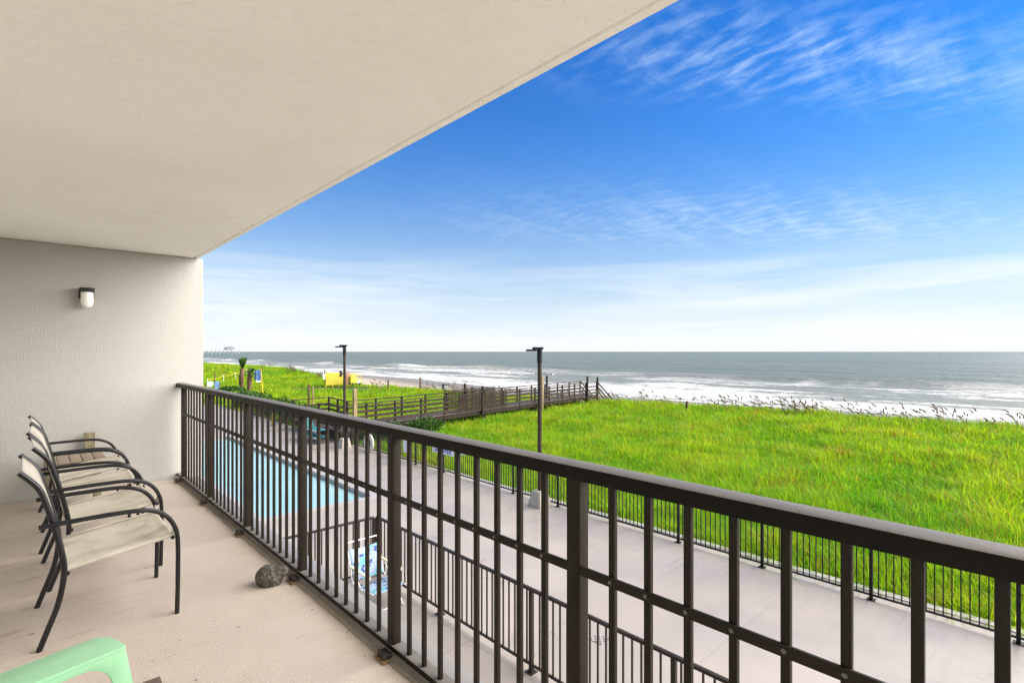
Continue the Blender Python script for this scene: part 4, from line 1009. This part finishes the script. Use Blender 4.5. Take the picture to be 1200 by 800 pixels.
def np_mesh(name, co, faces_tri, mat, tint=None, parent=None, origin=(0, 0, 0), smooth=False):
    me = bpy.data.meshes.new(name)
    co = np.asarray(co, float)-np.asarray(origin)
    me.vertices.add(len(co)); me.vertices.foreach_set('co', co.ravel())
    ft = np.asarray(faces_tri, np.int32); k_ = ft.shape[1]
    me.loops.add(ft.size); me.loops.foreach_set('vertex_index', ft.ravel())
    me.polygons.add(len(ft)); me.polygons.foreach_set('loop_start', np.arange(len(ft))*k_); me.polygons.foreach_set('loop_total', np.full(len(ft), k_))
    if smooth: me.polygons.foreach_set('use_smooth', np.ones(len(ft), bool))
    if tint is not None:
        a_ = me.attributes.new('tint', 'FLOAT', 'POINT'); a_.data.foreach_set('value', np.asarray(tint, float))
    me.update(); me.materials.append(mat)
    o = bpy.data.objects.new(name, me); col.objects.link(o)
    if parent is not None: o.parent = parent
    else: o.location = origin
    return o
def palm(x, y, z, ht, crown, spread, label, r=0.19):
    t = thing('palm_tree', label, 'palm tree', (x, y, z))
    n = 16; q = MB()
    pts = [(x+0.015*math.sin(k*0.5)+0.006*k, y, z-0.2+(ht+0.2)*k/n) for k in range(n+1)]
    q.tube(pts, [r*(0.60+0.40*math.sin(math.pi*(0.12+0.72*k/n))+0.14*(k % 2)) for k in range(n+1)], 9); q.build('trunk', M['palmtrunk'], t)
    base = Vector(pts[-1]); co = []; fa = []; ti = []
    rr = random.Random(int(x*100))
    for i in range(26):
        az = rr.uniform(0, 2*math.pi); el = rr.uniform(*spread); L_ = crown*rr.uniform(0.7, 1.1)
        d_ = Vector((math.cos(az)*math.cos(el), math.sin(az)*math.cos(el), math.sin(el)))
        side = d_.cross(Vector((0, 0, 1))).normalized(); droop = rr.uniform(0.1, 0.4)*math.cos(el)
        for k in range(22):
            s = k/21; c_ = base+d_*L_*s-Vector((0, 0, droop*L_*s*s*1.6))
            for sg_ in (-1, 1):
                ll = 0.42*crown/1.5*math.sin(math.pi*(0.15+0.8*s))*rr.uniform(0.8, 1.1)
                tip = c_+side*sg_*ll*0.75+d_*ll*0.6-Vector((0, 0, 0.15*ll))
                w_ = d_*0.045
                o_ = len(co); co += [c_-w_, c_+w_, tip]; fa.append((o_, o_+1, o_+2)); ti += [rr.random()]*3
    np_mesh('fronds', [tuple(c_) for c_ in co], fa, M['palmleaf'], ti, t, (x, y, z))
    return t
x, y = at(282.5, 455, -2.7); palm(x, y, -2.85, 2.35, 1.35, (1.15, 1.50), 'tall newly planted palm with upright bundled fronds', 0.24)
x, y = at(292, 456, -2.7); palm(x, y, -2.85, 1.9, 1.1, (-0.4, 1.2), 'shorter palm with drooping green fronds right of the tall palm', 0.24)
def shrub(x, y, z, rx, ry, hz, label, n=1500, leaf=0.10, seed=1):
    t = thing('shrub', label, 'shrub', (x, y, z), 'shrubs around the boardwalk and deck')
    q = MB(); rr = random.Random(seed)
    for k in range(6):
        a = k*1.05; q.tube([(x, y, z-0.1), (x+0.35*rx*math.cos(a), y+0.35*ry*math.sin(a), z+hz*0.4), (x+0.62*rx*math.cos(a+.3), y+0.62*ry*math.sin(a+.3), z+hz*0.75)], [0.035, 0.022, 0.01], 6)
    q.build('stems', M['stake'], t)
    g_ = np.random.default_rng(seed)
    P = g_.normal(size=(n, 3)); P /= np.linalg.norm(P, axis=1)[:, None]; P *= (g_.random(n)**0.45)[:, None]
    lump = 1+0.35*np.array([mnoise.noise(Vector(p_)*2.2+Vector((seed, 0, 0))) for p_ in P])
    P = P*lump[:, None]*np.array([rx, ry, hz*0.55])+np.array([x, y, z+hz*0.5]); P[:, 2] = np.maximum(P[:, 2], z+0.03)
    d1 = g_.normal(size=(n, 3)); d1 /= np.linalg.norm(d1, axis=1)[:, None]; d2 = np.cross(d1, g_.normal(size=(n, 3))); d2 /= np.linalg.norm(d2, axis=1)[:, None]
    sz = leaf*g_.uniform(0.6, 1.3, n)[:, None]
    co = np.stack([P-d1*sz, P+d2*sz*0.4, P+d1*sz, P-d2*sz*0.4], 1).reshape(-1, 3); fa = np.arange(n*4).reshape(-1, 4)
    np_mesh('leaves', co, fa, M['shrubleaf'], np.repeat(np.clip(g_.normal(0.45, 0.25, n), 0, 1), 4), t, (x, y, z))
shrub(12.6, 22.3, -2.95, 1.0, 0.8, 1.0, 'dark shrub under the near corner of the boardwalk', 1600, 0.09, 2)
shrub(15.2, 23.0, -2.95, 1.1, 0.8, 0.9, 'dark shrub below the boardwalk railing, right of the corner shrub', 1600, 0.09, 3)
shrub(12.2, 31.5, -2.95, 1.2, 1.6, 1.1, 'bushy green shrub behind the pool fence, nearest the boardwalk landing', 2200, 0.10, 4)
shrub(12.4, 36.0, -2.95, 1.4, 2.0, 1.2, 'bushy green shrub behind the far pool fence, middle one of three', 2400, 0.11, 5)
shrub(12.4, 41.5, -2.95, 1.4, 2.4, 1.3, 'bushy green shrub behind the far pool fence, farthest of three', 2400, 0.12, 6)
x, y = at(272, 460, -2.8); shrub(x, y, -2.9, 1.3, 1.3, 0.75, 'low dark shrub at the foot of the palms, left one', 1400, 0.13, 7)
x, y = at(290, 465, -2.8); shrub(x, y, -2.9, 1.1, 1.1, 0.6, 'low dark shrub at the foot of the palms, right one', 1400, 0.12, 8)

# ------------------------------------------------------------------ pier on the horizon
M['pier'] = pmat('hazed_pier_timber', (0.48, 0.48, 0.49), 0.9, 0.12, 0.1)  # timber colour paled to imitate haze over the distance
PYY = 1640
t = thing('fishing_pier', 'long grey fishing pier with a roofed house at its end, far out on the horizon', 'pier', (300, PYY, SEA))
q = MB(); q.box(60, 455, PYY-5, PYY+5, 6.2, 7.6); q.build('deck', M['pier'], t)
q = MB()
for k in range(40):
    x = 62+k*10
    for b in (-4, 4): q.tube([(x, PYY+b, -9), (x, PYY+b, 6.19)], 0.5, 6)
q.build('pilings', M['pier'], t)
q = MB(); q.box(60, 455, PYY-5.2, PYY-5.0, 8.2, 8.6)
for k in range(66): q.box(60+k*6, 60.4+k*6, PYY-5.2, PYY-5.0, 7.6, 8.2)
q.build('railing', M['pier'], t)
q = MB(); q.box(416, 436, PYY-9, PYY+9, 7.61, 11); q.build('house', M['pier'], t)
q = MB(); q.prism([(413, 11.01), (439, 11.01), (430, 15.0), (422, 15.0)], 'Y', PYY-11, PYY+11); q.build('roof', pmat('pier_roof', (0.24, 0.24, 0.26), 0.8), t)

# ------------------------------------------------------------------ dune grass and sea oats
m, N, bs = newmat('grass_blade'); M['grass'] = m
ca = N.n('ShaderNodeAttribute', attribute_name='bladecol').outputs['Color']
link(N, ca, bs.inputs['Base Color']); bs.inputs['Roughness'].default_value = 0.55; bs.inputs['Specular IOR Level'].default_value = 0.25
tr = N.n('ShaderNodeBsdfTranslucent'); link(N, ca, tr.inputs['Color'])
mx = N.n('ShaderNodeMixShader', {0: 0.5}); link(N, bs.outputs[0], mx.inputs[1]); link(N, tr.outputs[0], mx.inputs[2])
o_ = [n_ for n_ in N.t.nodes if n_.type == 'OUTPUT_MATERIAL'][0]; link(N, mx.outputs[0], o_.inputs[0])
def field(nclump, per, r0, r1, az0, az1):
    # density falls off with distance from the house
    az = rng.uniform(R(az0), R(az1), nclump); r_ = r0*(r1/r0)**rng.random(nclump)
    X = r_*np.sin(az); Y = r_*np.cos(az)
    cxv = crest_x(Y)
    edge = cxv+0.6+1.2*nz2(X, Y, 0.5, 21)
    keep = (X > 10.98) & (X < edge) & ~((X < 13.0) & (X > 10.3) & (Y > 22.6) & (Y < 28.8))
    # not through the boardwalk planks
    tt = (X-A0.x)*dA.x+(Y-A0.y)*dA.y; oo = (X-A0.x)*nA.x+(Y-A0.y)*nA.y
    keep &= ~((tt > 0) & (tt < Ln+3) & (oo > 0.1) & (oo < WID-0.1))
    for u_ in (380, 386, 392, 398, 404, 410, 416, 421):
        px_, py_ = at(u_, 450, -2.62); k_ = 1-3.2/math.hypot(px_, py_)
        keep &= np.hypot(X-px_*k_, Y-py_*k_) > 3.4
    return X[keep], Y[keep], r_[keep]
def blades(X, Y, r_, per, hmin, hmax):
    n = len(X)
    big = nz2(X, Y, 0.10, 40); mid = nz2(X, Y, 0.40, 41); fin = nz2(X, Y, 1.3, 42); gap = nz2(X, Y, 0.9, 47)
    Z = ground_h(X, Y)
    n2 = n*per; I = np.repeat(np.arange(n), per)
    tl = rng.uniform(0, 2*math.pi, n); tm = rng.uniform(0.1, 0.75, n)       # each tuft flops its own way
    spread = 0.11*(1+r_[I]/45)
    ox = rng.normal(0, 1, n2); oy = rng.normal(0, 1, n2)
    bx = X[I]+ox*spread; by = Y[I]+oy*spread; bz = Z[I]-0.03
    ht = (0.95+0.30*mid+0.25*fin-0.30*np.clip(gap-0.12, 0, 1)*2)*rng.uniform(0.8, 1.2, n)
    h = np.clip(rng.uniform(hmin, hmax, n2)*ht[I], 0.08, 1.15)
    lx = np.cos(tl[I])*tm[I]+ox*0.26+rng.normal(0, 0.22, n2)-0.08; ly = np.sin(tl[I])*tm[I]+oy*0.26+rng.normal(0, 0.22, n2)+0.06
    lean = np.hypot(lx, ly)
    ang = np.arctan2(ly, lx)
    w = (0.0036+0.00042*r_[I])*rng.uniform(0.6, 1.5, n2)
    wa = ang+math.pi/2+rng.normal(0, 0.6, n2); wx = np.cos(wa)*w; wy = np.sin(wa)*w
    co = np.zeros((n2, 5, 3))
    for j, (t_, ws) in enumerate(((0.0, 0.9), (0.0, -0.9), (0.55, 0.8), (0.55, -0.8), (1.0, 0.0))):
        co[:, j, 0] = bx+lx*h*t_**1.7+wx*ws; co[:, j, 1] = by+ly*h*t_**1.7+wy*ws
        co[:, j, 2] = bz+h*t_*(1-0.42*np.clip(lean, 0, 1.3)*t_)
    base = np.arange(n2)[:, None]*5
    q = (base+np.array([[0, 1, 3, 2]])); t3 = (base+np.array([[2, 3, 4]]))
    # colour: fresh green, yellow green, straw; each tuft has its own tone
    f = np.clip(0.44+0.42*big[I]+0.45*mid[I]+0.35*fin[I]+rng.normal(0, 0.22, n)[I]+rng.normal(0, 0.14, n2), 0, 1)
    cA = np.array([0.135, 0.400, 0.008]); cB = np.array([0.490, 0.620, 0.014]); cC = np.array([0.46, 0.32, 0.040])
    c = cA+(cB-cA)*f[:, None]
    tuft_straw = rng.random(n) < 0.06+0.75*np.clip(fin+0.5*mid-0.22, 0, 1)
    straw = (rng.random(n2) < 0.04) | (tuft_straw[I] & (rng.random(n2) < 0.65))
    c[straw] = cC*rng.uniform(0.5, 1.1, (straw.sum(), 1))
    c = c*rng.uniform(0.7, 1.2, (n2, 1))
    c4 = np.concatenate([c, np.ones((n2, 1))], 1)
    return co.reshape(-1, 3), q, t3, np.repeat(c4, 5, 0)
def grass_obj(name, parts, mat):
    co = np.concatenate([p[0] for p in parts]); off = np.cumsum([0]+[len(p[0]) for p in parts[:-1]])
    q = np.concatenate([p[1]+o for p, o in zip(parts, off)]); t3 = np.concatenate([p[2]+o for p, o in zip(parts, off)])
    cc = np.concatenate([p[3] for p in parts])
    me = bpy.data.meshes.new(name)
    me.vertices.add(len(co)); me.vertices.foreach_set('co', co.ravel())
    lv = np.concatenate([q.ravel(), t3.ravel()]).astype(np.int32); me.loops.add(len(lv)); me.loops.foreach_set('vertex_index', lv)
    ls = np.concatenate([np.arange(len(q))*4, len(q)*4+np.arange(len(t3))*3]); lt = np.concatenate([np.full(len(q), 4), np.full(len(t3), 3)])
    me.polygons.add(len(ls)); me.polygons.foreach_set('loop_start', ls); me.polygons.foreach_set('loop_total', lt)
    a_ = me.attributes.new('bladecol', 'FLOAT_COLOR', 'POINT'); a_.data.foreach_set('color', cc.ravel())
    me.update(); me.materials.append(mat)
    o = bpy.data.objects.new(name, me); col.objects.link(o); return o
X, Y, r_ = field(84000, 17, 10.5, 190, -2, 104)
g1 = blades(X, Y, r_, 17, 0.28, 0.62)
grass = grass_obj('dune_grass', [g1], M['grass']); tag(grass, 'bright yellow green dune grass covering the dunes', 'grass', kind='stuff')
# sea oats along the crest: tall stems with drooping brown heads
M['oats'] = pmat('sea_oat_head', (0.15, 0.105, 0.062), 0.8, 0.3, 3)
cy = np.concatenate([rng.uniform(-8, 30, 62), rng.uniform(30, 62, 16), rng.uniform(62, 130, 22)])
ns = rng.integers(3, 14, len(cy)); yo = np.repeat(cy, ns)+rng.normal(0, 0.55, ns.sum())
xo = crest_x(yo)+np.repeat(rng.normal(-0.9, 0.9, len(cy)), ns)+rng.normal(0, 0.45, len(yo)); zo = ground_h(xo, yo)
q = MB()
for x, y, z in zip(xo, yo, zo):
    h_ = random.uniform(0.45, 0.75)+0.55*random.random()**2; a = random.uniform(0, 6.28); l_ = random.uniform(0.1, 0.4)
    dx, dy = math.cos(a)*l_-0.22, math.sin(a)*l_+0.20; w_ = 0.007+0.00008*math.hypot(x, y)
    p3 = [Vector((x, y, z)), Vector((x+dx*0.3, y+dy*0.3, z+h_*0.55)), Vector((x+dx*0.65, y+dy*0.65, z+h_*0.84)), Vector((x+dx*1.0, y+dy*1.0, z+h_))]
    q.tube(p3, [w_, w_*0.9, w_*0.7, w_*0.4], 3, cap=False)
    hd = [p3[2], p3[2].lerp(p3[3], 0.4), p3[3], p3[3]+Vector((dx*0.35, dy*0.35, 0.02))]
    q.tube(hd, [w_*0.8, 0.042, 0.034, 0.004], 4, cap=False)
o = q.build('sea_oats', M['oats'], fix=False); tag(o, 'tall brown sea oat stalks along the dune crest', 'sea oats', kind='stuff')
